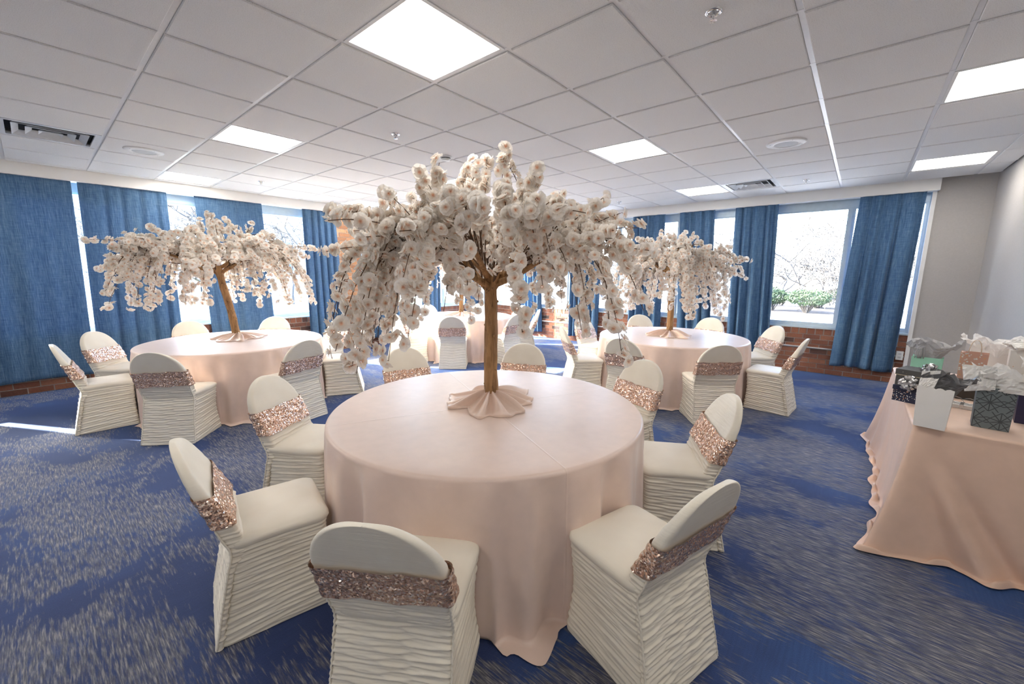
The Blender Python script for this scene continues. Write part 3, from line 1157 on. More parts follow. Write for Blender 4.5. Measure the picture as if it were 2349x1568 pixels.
def chair_meshes(seed):
    # skirt: ruched sides from floor to seat
    nz, n = 180, 130
    zs = np.linspace(.004, .425, nz)
    V = []
    for z in zs:
        q = z / .425
        hx = .213 - .018 * sm(0, .5, q) + .012 * sm(.55, 1, q)
        y0 = float(rear_y(z)) + .012
        y1 = .462 - .012 * math.sin(q * PI)
        X, Y, NX, NY, u = sq_ring(n, hx, y0, y1, .035)
        d = ruche(u, z + .020 * np.sin(u + 1) * (1 - q), seed) * (.35 + .65 * min(1, z / .05)) * (1.0 if z < .4 else .5)
        V.append(np.stack([X + NX * d, Y + NY * d, np.full(n, z)], 1))
    skirt = mdata('skirt', np.concatenate(V), gridF(nz, n, True), M['cover'])
    # seat: smooth padded top
    rings = [(.40, -.012), (.415, .001), (.43, .008), (.442, .007), (.45, .0), (.456, -.012), (.460, -.03), (.4635, -.06), (.4665, -.10), (.468, -.15), (.4685, -.195)]
    V = []
    for z, off in rings:
        X, Y, NX, NY, u = sq_ring(96, .207 + off, .085 - off * .8, .466 + off, max(.05 + off * .4, .012))
        V.append(np.stack([X, Y, z + .004 * np.sin(u * 3 + seed) * (z < .45) + 0 * X], 1))
    F = [tuple(f) for f in gridF(len(rings), 96, True)] + [tuple((len(rings) - 1) * 96 + q for q in range(96))]
    seat = mdata('seat_cover', np.concatenate(V), F, M['cover'])
    # backrest with rear panel down to the floor
    zl = np.concatenate([np.linspace(.004, .53, 215), np.linspace(.536, .65, 22)])
    a = np.linspace(0, PI / 2 - .02, 26)[1:]
    prof = [(z, .205 + .010 * float(sm(.42, .60, z)) + .010 * float(sm(.3, .0, z)) if False else .207 + .006 * float(sm(.42, .62, z)) + .011 * (1 - float(sm(.0, .30, z))), 0) for z in zl]
    prof += [(.65 + (TOP_Z - .65) * math.sin(q), .213 * math.cos(q) ** .92, q) for q in a]
    V = []
    n = 112
    for z, hx, q in prof:
        yr = float(rear_y(z)) - .003
        th = .030 + .045 * float(sm(.30, .46, z)) - .034 * float(sm(.46, .80, z))
        th *= (math.cos(q) ** .35 if q else 1)
        X, Y, NX, NY, u = sq_ring(n, max(hx, .004), yr, yr + max(th, .008), min(.018, hx * .9, th * .48))
        am = 1 - float(sm(.47, .525, z))
        d = ruche(u * 1.0 + 2, z, seed + 3, .021) * am * (.35 + .65 * min(1, z / .04))
        # stretch creases fanning up from the sash
        if z > .60:
            s = (z - .60) / .25
            d = d + .0022 * np.sin(X * 95 + 40 * s * np.sign(X)) * np.clip(np.abs(X) / .21 - .25, 0, 1) * (1 - min(1, s * 1.5))
        V.append(np.stack([X + NX * d, Y + NY * d, np.full(n, z)], 1))
    V.append(np.array([[0, float(rear_y(TOP_Z)) + .004, TOP_Z + .001]]))
    nr = len(prof)
    F = [tuple(f) for f in gridF(nr, n, True)]
    F += [((nr - 1) * n + k, (nr - 1) * n + (k + 1) % n, nr * n) for k in range(n)]
    back = mdata('backrest_cover', np.concatenate(V), F, M['cover'])
    # sequin sash round the backrest
    V = []
    n, nz = 150, 15
    z0, z1 = .523, .665
    for k in range(nz):
        s = k / (nz - 1)
        z = z0 + (z1 - z0) * s
        hx = .214 if z < .65 else .213 * math.cos(math.asin(min(1, (z - .65) / (TOP_Z - .65))))
        yr = float(rear_y(z)) - .003
        th = .030 + .045 - .034 * float(sm(.46, .80, z))
        X, Y, NX, NY, u = sq_ring(n, hx, yr, yr + th, .018)
        front = np.clip((Y - yr) / th, 0, 1)
        e = .0075 + .002 * front + .0022 * np.sin(s * 17 + np.sin(u * 4 + seed)) * (1 if 0 < k < nz - 1 else -1.5)
        zz = z + (.0028 * np.sin(u * 5 + seed) + .0015 * np.sin(u * 11)) + .006 * X / .2
        V.append(np.stack([X + NX * e, Y + NY * e - .0 * front, zz], 1))
    sash = mdata('sash', np.concatenate(V), gridF(nz, n, True), M['sequin'])
    # gathered seam piping down both rear edges
    seams = []
    for sgn in (-1, 1):
        pts = []
        for z in np.linspace(.006, .52, 90):
            hx = .207 + .006 * float(sm(.42, .62, z)) + .011 * (1 - float(sm(.0, .30, z)))
            w = .0016 * math.sin(z * 310 + seed)
            pts.append((sgn * (hx - .002 + w), float(rear_y(z)) + .002, z))
        seams.append(mdata('seam', *tubevf(pts, .0042, 6), M['cover']))
    return skirt, seat, back, sash, seams[0], seams[1]


CH = [chair_meshes(s) for s in (1, 4)]
PARTN = ('skirt', 'seat_cover', 'backrest_cover', 'sash', 'seam', 'seam')
TNAME = {'F': 'table farthest from windows', 'L': 'widest-curtain table', 'R': 'bush-window table', 'B': 'window-corner table'}
ANCH = {'F': (3, 'the chair backing the gift table'), 'L': (4, 'the chair nearest the brick pillar'),
        'R': (3, 'the chair nearest the grey wall'), 'B': (0, 'the chair nearest the room corner')}
ORD = ['', 'first', 'second', 'third', 'fourth', 'fifth', 'sixth', 'seventh']
CLAB = {}
for tn, lst in CHAIRS.items():
    ia, nm = ANCH[tn]
    order = sorted(range(8), key=lambda q: (lst[q][0] - lst[ia][0]) % 360)
    for n_, q in enumerate(order):
        if n_ == 0:
            CLAB[(tn, q)] = 'ivory ruched chair, ' + TNAME[tn] + ', ' + nm.replace('the chair ', '')
        else:
            CLAB[(tn, q)] = 'ivory chair, ' + TNAME[tn] + ', ' + ORD[n_] + ' counterclockwise from ' + nm.replace('the chair', 'that')
k = 0
for tname, lst in CHAIRS.items():
    c = TABLES[tname]
    for idx, (ang, rt) in enumerate(lst):
        a = math.radians(ang)
        rr = rt - CHAIR_LEAN
        jit = rng.uniform(-.05, .05)
        fx, fy = -math.cos(a), -math.sin(a)
        rz = math.atan2(fy, fx) - PI / 2 + jit
        t = empty('banquet_chair', (c[0] + rr * math.cos(a), c[1] + rr * math.sin(a), 0), rz)
        tag(t, CLAB[(tname, idx)], 'chair', 'sashed chairs at the ' + TNAME[tname])
        for nm, me in zip(PARTN, CH[k % 2]):
            o = inst(nm, me, t)
            if nm == 'sash':
                o['label'] = 'rose gold sequin sash'
        k += 1

# ------------------------------------------------------------------ blossom trees
def blossom_vf(seed):
    r = np.random.RandomState(seed)
    V, F, C = [], [], []

    def petal(ang, l, w, tilt, base, z0):
        ca, sa = math.cos(ang), math.sin(ang)
        rows = [(0.0, .25), (.45, .85), (.8, 1.0), (1.0, .55)]
        i0 = len(V)
        for s, ww in rows:
            rad = base + l * s * math.cos(tilt * (1 - .35 * s))
            z = z0 + l * s * math.sin(tilt) - .10 * l * s * s
            for e in (-1, 0, 1):
                x, y = rad, e * w * ww * .5
                zz = z + (abs(e) * .12 - .05) * w * ww + r.uniform(-.06, .06) * l * s
                rad2 = x * (1 - .06 * abs(e)) + r.uniform(-.04, .04) * l * (s > .9)
                V.append((rad2 * ca - y * sa, rad2 * sa + y * ca, zz))
                C.append(min(1.0, .12 + .95 * math.hypot(rad2, y) / 1.0))
        for q in range(3):
            for e in range(2):
                a = i0 + q * 3 + e
                F.append((a, a + 1, a + 4, a + 3))
    for k in range(6):
        petal(k * PI / 3 + r.uniform(-.15, .15), .92, .98, r.uniform(.02, .22), .06, -.05)
    for k in range(5):
        petal(k * 2 * PI / 5 + .5 + r.uniform(-.2, .2), .66, .72, r.uniform(.55, .8), .04, .02)
    for k in range(3):
        petal(k * 2 * PI / 3 + r.uniform(-.2, .2), .38, .42, r.uniform(.95, 1.2), .02, .04)
    return np.array(V), np.array(F), np.array(C)


BL = [blossom_vf(s) for s in (1, 2, 3)]
BLM = [mdata('blossom', v, f, M['petal'], False, col=np.repeat(c[:, None], 3, 1)) for v, f, c in BL]


def euler_to(d, spin):
    """euler that turns +Z to d"""
    q = Vector(d).to_track_quat('Z', 'Y')
    return (q.to_matrix() @ Matrix.Rotation(spin, 3, 'Z')).to_euler()


def blossom_tree(base, lean, fork_h, trunk_r, R, ztop, zlow, ntw, seed, label, nind, size, az0=0.0, squash=1.0, lop=(0, 0)):
    r = np.random.RandomState(seed)
    t = empty('blossom_tree', (base[0], base[1], base[2]))
    tag(t, label, 'tree', 'white blossom centrepiece trees')
    bx, by, bz = 0.0, 0.0, 0.0
    fh = fork_h - base[2]
    # trunk: knotty, not quite round
    nz, k = 46, 22
    ang = np.arange(k) * 2 * PI / k
    V = []
    for i in range(nz):
        s = i / (nz - 1)
        c = np.array([lean[0] * s + .006 * math.sin(s * 7 + seed), lean[1] * s + .006 * math.cos(s * 5 + seed)])
        rad = trunk_r * (1.06 - .14 * s) * (1 + .05 * np.sin(3 * ang + 2 * s + seed) + .035 * np.sin(7 * ang - 9 * s) + .03 * math.sin(s * 31 + seed))
        rad = rad * (1 - .10 * np.exp(-((ang - 1.2 - .3 * s) % (2 * PI)) ** 2 / .02))
        V.append(np.stack([c[0] + rad * np.cos(ang), c[1] + rad * np.sin(ang), np.full(k, -.01 + (fh + .03) * s)], 1))
    obj('trunk', np.concatenate(V), gridF(nz, k, True), M['trunk'], t)
    # knots
    mk = MB()
    for q in range(9):
        s = r.uniform(.12, .9)
        a = r.uniform(0, 2 * PI)
        p = np.array([lean[0] * s + trunk_r * .9 * math.cos(a), lean[1] * s + trunk_r * .9 * math.sin(a), fh * s])
        d = np.array([math.cos(a), math.sin(a), .3])
        mk.tube([p - d * .004, p + d * .010], [trunk_r * .28, trunk_r * .17], 8)
    mk.build('knots', M['trunk'], t, True)
    top = np.array([lean[0], lean[1], fh])
    limbs = []
    nl = 9
    for q in range(nl):
        a = az0 + q * 2 * PI / nl + r.uniform(-.2, .2)
        el = r.uniform(.15, .55) if q % 3 else r.uniform(.75, 1.05)
        ln = R * r.uniform(.42, .58)
        d = np.array([math.cos(a) * math.cos(el), math.sin(a) * math.cos(el), math.sin(el)])
        st = top + np.array([0, 0, -.10 + .10 * (q % 3) * .5])
        pts = [st + d * ln * s + np.array([0, 0, .05 * s * s]) + .012 * np.array([math.sin(5 * s + q), math.cos(4 * s + q), 0]) for s in np.linspace(0, 1, 7)]
        rad = trunk_r * np.linspace(.55, .26, 7)
        Vt, Ft = tubevf(pts, rad, 8)
        obj('branch', Vt, Ft, M['trunk'], t, True)
        limbs.append(np.array(pts))
    tw = MB()
    spots = []
    for q in range(ntw):
        a = (q + r.uniform(-.5, .5)) * 2.39996
        kind = r.uniform()
        az = [math.atan2(l_[-1][1] - top[1], l_[-1][0] - top[0]) for l_ in limbs]
        lb = limbs[int(np.argmin([abs((a - z_ + PI) % (2 * PI) - PI) + r.uniform(0, .25) for z_ in az]))]
        p0 = lb[r.randint(2, 7) if kind < .5 else r.randint(1, 5)]
        ca, sa = math.cos(a), math.sin(a)
        Rr = R * (1 + .10 * math.cos(a - math.atan2(lop[1], lop[0])) * math.hypot(*lop) * 10)
        if kind < .55:          # weeping
            re = Rr * r.uniform(.45, 1.0)
            ze = zlow + (ztop - zlow) * r.uniform(.0, 1) ** 1.4 * .48
            toward = math.cos(a - math.atan2(-base[1], -base[0]))
            ze += (1.0 if base[0] < 3 and base[1] < 3 else .25) * (ztop - zlow) * (.24 * float(sm(.85, .45, re / Rr)) + .16 * float(sm(.75, .98, toward)))
            hp = ztop - (ztop - zlow) * r.uniform(.18, .42)
            p1 = np.array([top[0] + ca * re * r.uniform(.70, .92), top[1] + sa * re * r.uniform(.70, .92), hp + .18 - base[2]])
            p2 = np.array([top[0] + ca * re, top[1] + sa * re, ze - base[2]])
            t0 = .34
        elif kind < .84:        # upright
            rho = r.uniform(.0, 1.0) ** .62 * .9
            re = Rr * rho
            ze = ztop - .40 * (ztop - zlow) * rho ** 1.6 - r.uniform(0, .16)
            p2 = np.array([top[0] + ca * re, top[1] + sa * re, ze - base[2]])
            p1 = (p0 + p2) / 2 + np.array([ca * .05, sa * .05, .06 + .08 * r.uniform()])
            t0 = .22
        else:                   # level, drooping tip
            re = Rr * r.uniform(.80, 1.05)
            ze = zlow + (ztop - zlow) * r.uniform(.38, .66)
            p2 = np.array([top[0] + ca * re, top[1] + sa * re, ze - base[2]])
            p1 = (p0 + p2) / 2 + np.array([0, 0, .16])
            t0 = .3
        s = np.linspace(0, 1, 11)[:, None]
        P = (1 - s) ** 2 * p0 + 2 * s * (1 - s) * p1 + s * s * p2
        P += .010 * np.stack([np.sin(s[:, 0] * 13 + q), np.cos(s[:, 0] * 11 + q), np.zeros(11)], 1) * np.sin(s * PI)
        tw.tube(P, np.linspace(.0048, .0018, 11), 4, False)
        ln = np.linalg.norm(np.diff(P, axis=0), axis=1).sum()
        nb = max(4, int(ln / (size * 1.18)))
        for ss in np.linspace(t0, 1, nb):
            f = ss * 10
            i0 = min(int(f), 9)
            c = P[i0] * (1 - (f - i0)) + P[i0 + 1] * (f - i0)
            if r.uniform() < .12:
                continue
            for rep in range(1 if r.uniform() < .5 else 2):
                d = r.normal(0, 1, 3) + np.array([ca, sa, .1]) * .9
                d /= np.linalg.norm(d)
                cc = c + d * size * r.uniform(.45, 1.0)
                if rep == 0 and r.uniform() < .6:
                    tw.tube([c, (c + cc) / 2 + np.array([0, 0, .006]), cc - d * size * .1], .0013, 3, False)
                spots.append((cc, d, size * r.uniform(.78, 1.15), r.uniform(0, 6.28), r.randint(3)))
    o = tw.build('twigs', M['twig'], t, True)
    tag(o, kind='stuff')
    # those that show largest to the viewer are single parts
    cb = np.array([0 - base[0], 0 - base[1], CAMZ - base[2]])
    spots.sort(key=lambda q: np.linalg.norm(q[0] - cb))
    RV, RF, RC, n0 = [], [], [], 0
    for i, (c, d, sz, spin, v) in enumerate(spots):
        e = euler_to(d, spin)
        if i < nind:
            o = inst('blossom', BLM[v], t, tuple(c), e, (sz, sz, sz))
        else:
            mt = np.array(e.to_matrix()) * sz
            RV.append(BL[v][0] @ mt.T + c)
            RF.append(BL[v][1] + n0)
            RC.append(BL[v][2])
            n0 += len(BL[v][0])
    if RV:
        o = obj('blossom_remainder', np.concatenate(RV), np.concatenate(RF), M['petal'], t, False,
                col=np.repeat(np.concatenate(RC)[:, None], 3, 1))
        tag(o, kind='stuff')
    return t


def trunk_wrap(c, R, h, seed, label, nf=13):
    """gathered satin round the trunk foot"""
    r = np.random.RandomState(seed)
    nt, nr = 260, 26
    th = np.arange(nt) * 2 * PI / nt
    f = np.zeros(nt)
    for k, a in ((nf - 4, .7), (nf, 1.0), (nf + 7, .6), (5, .5)):
        f += a * np.sin(k * th + r.uniform(0, 6.28) + .7 * np.sin(3 * th + r.uniform(0, 6)))
    f /= np.abs(f).max()
    edge = 1.05 + .13 * np.sin(3 * th + r.uniform(0, 6)) + .10 * np.sin(7 * th + r.uniform(0, 6)) + .12 * f
    V = []
    for i in range(nr):
        s = i / (nr - 1)
        rr = .032 + (R * edge - .032) * s
        prof = h * (1 - s) ** 1.6 + .006
        fold = (.012 + .036 * math.sin(PI * min(1, s * 1.05)) ** .8) * np.abs(f) ** .7 * (f > 0) * (1 if s > .02 else 0)
        curl = .016 * sm(.86, 1, s) * np.clip(f, 0, 1)
        z = prof + fold + curl * (1 - s) + .004 * (s > .9)
        twist = .12 * math.sin(s * 3)
        V.append(np.stack([rr * np.cos(th + twist * f), rr * np.sin(th + twist * f), z], 1))
    V.append(np.stack([V[-1][:, 0] * .99, V[-1][:, 1] * .99, np.full(nt, .0015)], 1))
    o = obj('trunk_wrap', np.concatenate(V), gridF(nr + 1, nt, True)[:, ::-1].copy(), M['wrap'], loc=(c[0], c[1], ZT))
    tag(o, label, 'fabric', 'gathered blush fabric round the tree feet')
    return o


TB = {'F': (1.79, 1.695), 'L': (1.545, 5.70), 'R': (5.44, 1.87), 'B': (5.30, 5.80)}
blossom_tree((*TB['F'], ZT + .004), (.0, .0), 1.50, .041, .93, 2.23, 1.02, 150, 3,
             'blossom tree with thick peeled trunk on the table farthest from the windows', 290, .036)
blossom_tree((*TB['L'], ZT + .004), (-.10, .10), 1.56, .040, 1.02, 2.22, 1.08, 165, 5,
             'blossom tree with leaning trunk on the table by the widest curtains', 290, .036)
blossom_tree((*TB['R'], ZT + .004), (.02, .02), 1.58, .040, .84, 2.16, 1.00, 145, 8,
             'blossom tree on the table by the bush window', 290, .036)
blossom_tree((*TB['B'], ZT + .004), (.0, .0), 1.58, .040, .86, 2.16, 1.15, 50, 12,
             'blossom tree half hidden on the table in the window corner', 120, .036)
trunk_wrap(TB['F'], .25, .075, 2, 'blush satin gathered round the thick peeled trunk foot')
trunk_wrap(TB['L'], .25, .06, 5, 'blush satin gathered round the leaning trunk foot', 11)
trunk_wrap(TB['R'], .26, .06, 7, 'blush satin gathered round the trunk by the bush window', 12)
trunk_wrap(TB['B'], .25, .05, 9, 'blush satin gathered round the trunk in the window corner', 12)

# ------------------------------------------------------------------ gift table
GX0, GX1, GY0, GY1, GZ = 3.03, 4.86, -1.075, -.315, .73


def gift_cloth():
    n = 560
    cx, cy = (GX0 + GX1) / 2, (GY0 + GY1) / 2
    hx, hy = (GX1 - GX0) / 2, (GY1 - GY0) / 2

    def ring(off, rad):
        X, Y, NX, NY, u = sq_ring(n, hx + off, -hy - off, hy + off, rad)
        return X, Y, NX, NY, u
    X0, Y0, NX0, NY0, u = ring(0, .02)
    r = np.random.RandomState(6)
    # fullness gathers at the corners
    cd = np.minimum.reduce([np.hypot(X0 - sx * hx, Y0 - sy * hy) for sx in (-1, 1) for sy in (-1, 1)])
    corner = np.exp(-(cd / .17) ** 2)
    per = 2 * (2 * hx + 2 * hy)
    s_ = u / (2 * PI) * per
    f = .55 * np.sin(s_ * 9.1 + .6 * np.sin(s_ * 3)) + .45 * np.sin(s_ * 16 + 1.2)
    fc = np.sin(cd * 34 + .9)
    nearside = (NX0 < -.5).astype(float)
    dn = hy - Y0
    rings = []
    for q in np.linspace(.001, 1, 10):
        rings.append((X0 * q, Y0 * q, np.full(n, GZ)))
    for q in np.linspace(.2, 1, 5):
        a = q * PI / 2
        rings.append((X0 + NX0 * .012 * math.sin(a), Y0 + NY0 * .012 * math.sin(a), np.full(n, GZ - .012 * (1 - math.cos(a)))))
    back = sm(-hy + .02, -hy + .2, Y0)        # no flare on the wall side
    for s in np.linspace(.03, 1, 44):
        z = (GZ - .012) * (1 - s) + .008
        flare = .008 + s * .020 + corner * s * .07 + .05 * corner * s ** 2.2 + .02 * s ** 4
        fold = (.020 * s ** .8 * f * (1 - corner) * (1 - .75 * nearside) + .030 * corner * s ** .9 * fc)
        fold = fold + nearside * (.060 * s * np.exp(-((dn - .34 * s) / (.03 + .03 * s)) ** 2) - .045 * s * np.exp(-((dn - .43 * s - .02) / .045) ** 2)
                                  + .05 * s * np.exp(-((dn - .06) / (.03 + .04 * s)) ** 2) - .03 * s * np.exp(-((dn - .19 * s - .02) / .04) ** 2) - .008 * np.exp(-((dn - .47) / .006) ** 2))
        d = (flare + fold) * (.12 + .88 * back)
        dx, dy = NX0.copy(), NY0.copy()
        dirx = np.where(corner > .05, (1 - corner) * NX0 + corner * np.sign(X0) * .75, NX0)
        diry = np.where(corner > .05, (1 - corner) * NY0 + corner * np.sign(Y0) * .65, NY0)
        rings.append((X0 + dirx * d, Y0 + diry * d, np.full(n, z)))
    for k, s in enumerate((.25, .5, .75, 1.0)):
        px_, py_, _ = rings[-1]
        w = .012 * (1 + .5 * np.sin(s_ * 13 + 1) + .3 * np.sin(s_ * 29)) + .010
        w = np.clip(w, .003, None) * (.05 + .95 * back) * .45
        zz = .010 + (.030 * math.sin(s * PI) + .004) * np.clip(np.sin(s_ * 33 + .7 * np.sin(s_ * 7)) + .25, 0, 1)
        rings.append((px_ + dirx * w, py_ + diry * w, zz))
    V = np.concatenate([np.stack([a + cx, b + cy, z], 1) for a, b, z in rings])
    base = np.array([cx, cy, 0])
    o = obj('tablecloth', V - base, gridF(len(rings), n, True)[:, ::-1].copy(), M['giftcloth'], loc=tuple(base))
    tag(o, 'peach rectangular cloth pooling on the floor under the gifts', 'tablecloth')
    return o


gift_cloth()


def frame_of(p0, p1):
    d = np.array([p1[0] - p0[0], p1[1] - p0[1]])
    w = np.hypot(*d)
    return math.atan2(d[1], d[0]), w


def gift_bag(name, label, p0, p1, depth, h, mfront, mside, scallop=False, flare=.006, gusset=.02, tilt=0.0):
    """p0-p1 front bottom edge, body goes back from it; origin at front-left corner"""
    rz, w = frame_of(p0, p1)
    t = empty(name, (p0[0], p0[1], GZ + .001), rz)
    tag(t, label, 'gift bag', 'gift bags on the peach cloth')
    # body rows bottom to top; the back lies at +y
    nx = 17

    def wall(pts_b, pts_t, hz):
        nb = len(pts_b)
        V = []
        nzz = 7
        for k in range(nzz):
            s = k / (nzz - 1)
            for (a, b_), (c, d), hh in zip(pts_b, pts_t, hz):
                V.append((a * (1 - s) + c * s, b_ * (1 - s) + d * s, hh * s))
        return np.array(V), gridF(nzz, nb, False)
    xs = np.linspace(0, w, nx)
    top = [h + (.008 * abs(math.sin(q / w * PI * 4)) if scallop else 0) for q in xs]
    V, F = wall([(x, 0) for x in xs], [(x + (x / w - .5) * 2 * flare, -flare) for x in xs], top)
    o = obj('front_panel', V, F, mfront, t, False)
    o.modifiers.new('s', 'SOLIDIFY').thickness = .0015
    V, F = wall([(x, depth) for x in xs], [(x + (x / w - .5) * 2 * flare, depth + flare) for x in xs], [h] * nx)
    o = obj('back_panel', V, F, mside, t, False)
    o.modifiers.new('s', 'SOLIDIFY').thickness = .0015
    for sx, x0 in ((-1, 0), (1, w)):
        ys = [0, depth / 2, depth]
        V, F = wall([(x0, y) for y in ys], [(x0 + sx * flare, -flare), (x0 - sx * gusset, depth / 2), (x0 + sx * flare, depth + flare)],
                    [h + (.004 if scallop else 0), h - .004, h])
        o = obj('side_panel', V, F, mside, t, False)
        o.modifiers.new('s', 'SOLIDIFY').thickness = .0015
    obj('base_panel', *boxvf(.001, w - .001, .001, depth - .001, 0, .002), mside, t, False)
    # pressed fold line near the foot
    m = MB().box(.002, w - .002, -.0016, .0, h * .16, h * .16 + .0015)
    m.build('fold', mside, t)
    return t, w


def tissue(parent, c, R, h, seed, mat, n=40, tear=5, lean=(0, 0), zb=0.0, open_=.25):
    """crumpled sheet standing out of a bag mouth"""
    r = np.random.RandomState(seed)
    nr = 12
    th = np.arange(n) * 2 * PI / n
    edge = 1 + .35 * np.sin(tear * th + r.uniform(0, 6)) + .2 * np.sin((tear + 3) * th + r.uniform(0, 6))
    crump = r.normal(0, 1, (nr, n))
    V = []
    for i in range(nr):
        s = i / (nr - 1)
        rad = R * (.32 + open_ * s + (1 - .32 - open_) * s ** 1.5) * (1 + .10 * np.sin(9 * th + s * 4 + seed) * s)
        z = zb + h * s * (.62 + .38 * edge) * (1 - .18 * s * s)
        k = .045 * R * crump[i] * s
        V.append(np.stack([c[0] + lean[0] * s + (rad + k) * np.cos(th), c[1] + lean[1] * s + (rad + k) * np.sin(th) * .8, c[2] + z + .05 * h * crump[(i + 3) % nr] * s], 1))
    o = obj('tissue_paper', np.concatenate(V), gridF(nr, n, True), mat, parent, False)
    return o


def sheet(parent, pts, mat, seed, nx=12, nz=10, crump=.006):
    """a free tissue sheet over four corner points (bl, br, tr, tl)"""
    r = np.random.RandomState(seed)
    P = [np.array(q, float) for q in pts]
    nrm = np.cross(P[1] - P[0], P[3] - P[0])
    nrm /= np.linalg.norm(nrm)
    V = []
    for i in range(nz):
        s = i / (nz - 1)
        for j in range(nx):
            q = j / (nx - 1)
            v = (1 - s) * ((1 - q) * P[0] + q * P[1]) + s * ((1 - q) * P[3] + q * P[2])
            wv = .7 * math.sin(q * 7 + seed + 3 * s) + .5 * math.sin(s * 6 + q * 4 + seed)
            V.append(v + nrm * crump * (wv * 1.6 + r.normal(0, .55)))
    o = obj('tissue_paper', np.array(V), gridF(nz, nx, False), mat, parent, False)
    o.modifiers.new('s', 'SOLIDIFY').thickness = .0006
    return o


def handle(parent, x0, x1, y, z, h, mat, rad=.0022):
    pts = []
    for q in np.linspace(0, PI, 15):
        pts.append(((x0 + x1) / 2 - (x1 - x0) / 2 * math.cos(q), y, z + h * math.sin(q) ** .8))
    m = MB().tube(pts, rad, 6)
    return m.build('handle', mat, parent, True)


def gift_box(name, label, p0, p1, depth, z0, hb, hl, mb_, ml, rim):
    rz, w = frame_of(p0, p1)
    t = empty(name, (p0[0], p0[1], z0), rz)
    tag(t, label, 'gift box', 'gift boxes on the peach cloth')
    obj('box_body', *boxvf(.004, w - .004, .004, depth - .004, 0, hb), mb_, t, False)
    obj('lid', *boxvf(0, w, 0, depth, hb - .004, hb + hl), ml, t, False)
    if rim:
        m = MB()
        m.box(-.0008, w + .0008, -.0008, depth + .0008, hb - .0045, hb - .001)
        m.build('lid_trim', rim, t)
    return t, w


def bow(name, label, c, R, seed, mat, nl=26, rz=0, tail=1.6):
    r = np.random.RandomState(seed)
    t = empty(name, c, rz)
    tag(t, label, 'bow', 'silver ribbon bows')
    for k in range(nl):
        a = k * 2.399 + r.uniform(-.2, .2)
        el = r.uniform(.05, 1.35)
        d = np.array([math.cos(a) * math.cos(el), math.sin(a) * math.cos(el), math.sin(el)])
        side = np.cross(d, [0, 0, 1.0])
        side /= np.linalg.norm(side) + 1e-6
        up = np.cross(side, d)
        V = []
        for q in np.linspace(0, 1, 9):
            ph = q * 2 * PI
            p = d * R * (.5 - .5 * math.cos(ph)) * 1.0 + up * R * .26 * math.sin(ph)
            for e in (-1, 1):
                V.append(p + side * e * R * .13)
        o = obj('loop', np.array(V), gridF(9, 2, False), mat, t, True)
    for k in range(2):
        a = r.uniform(0, 6.28)
        P = [np.array([math.cos(a) * R * s * tail, math.sin(a) * R * s * tail, .012 + .02 * math.sin(s * 7)]) for s in np.linspace(.1, 1, 8)]
        sd = np.array([-math.sin(a), math.cos(a), 0]) * R * .12
        V = []
        for p in P:
            V += [p - sd, p + sd]
        obj('tail', np.array(V), gridF(8, 2, False), mat, t, True)
    return t


# navy flecked box with a charcoal box on it
b1, bw_ = gift_box('gift_box', 'navy gift box with white and orange flecks under a grey box', (3.545, -.235), (3.47, -.425), .17, GZ + .001, .078, .024, M['navybox'], plain('navy_lid', (0.014, 0.018, 0.05), .5), None)
b2, _ = gift_box('gift_box', 'charcoal speckled gift box with pale rim on the navy box', (3.548, -.237), (3.473, -.427), .165, GZ + .1032, .072, .034, M['darkbox'], M['darkbox'], M['goldline'])
fb = bow('ribbon_bow', 'silver ribbon bow on the front of the charcoal box', (3.5175, -.3075, GZ + .128), .055, 3, M['silver'], 26, 0, .9)
fb.rotation_euler = euler_to((-.93, .367, 0), 0.0)      # its loops stand out from the box front
bow('ribbon_bow', 'silver ribbon bow on the lid of the charcoal box', (3.585, -.395, GZ + .2105), .048, 6, M['silver'], 22)
# white scalloped bag
t, w = gift_bag('gift_bag', 'white paper gift bag with scalloped edge and dark grey tissue', (3.005, -.305), (2.985, -.420), .105, .215, M['paperwhite'], M['paperwhite'], True, .010)
sheet(t, [(-.012, .07, .12), (.052, .075, .12), (.060, .085, .30), (-.010, .09, .285)], M['tissuewhite'], 3, 12, 12, .004)
sheet(t, [(-.012, .015, .17), (.046, .018, .19), (.062, .02, .275), (-.008, .03, .255)], M['paperwhite'], 8, 12, 10, .003)
tissue(t, (.085, .075, .15), .105, .15, 5, M['tissuedark'], 30, 3, (.012, .02))
# grey printed bag
t, w = gift_bag('gift_bag', 'slate grey gift bag printed with rays and triangles, white tissue', (3.200, -.543), (3.185, -.672), .110, .222, M['facets'], M['greyside'], False, .004)
sheet(t, [(-.05, -.012, .185), (.055, -.018, .215), (.05, .01, .33), (-.075, .02, .325)], M['tissuewhite'], 4, 14, 12, .006)
sheet(t, [(.02, -.016, .205), (.15, -.01, .205), (.17, .015, .30), (.0, .02, .335)], M['tissuewhite'], 9, 14, 12, .007)
tissue(t, (.065, .06, .17), .11, .17, 12, M['tissuewhite'], 36, 4, (.01, .0))
# navy bag at the edge
t, w = gift_bag('gift_bag', 'dark navy gift bag behind the printed grey bag', (3.43, -.735), (3.41, -.885), .10, .25, M['navybag'], M['navybag'], False, .004)
tissue(t, (.08, .05, .2), .10, .17, 21, M['tissuewhite'], 34, 5)
m = MB()
for k in range(5):
    m.tube([(.01 + .006 * k, -.006, .24), (-.004 + .01 * k, -.014, .27), (.006 * k, -.02, .245 - .01 * k)], .003, 5)
m.build('ribbon', M['navybag'], t, True)
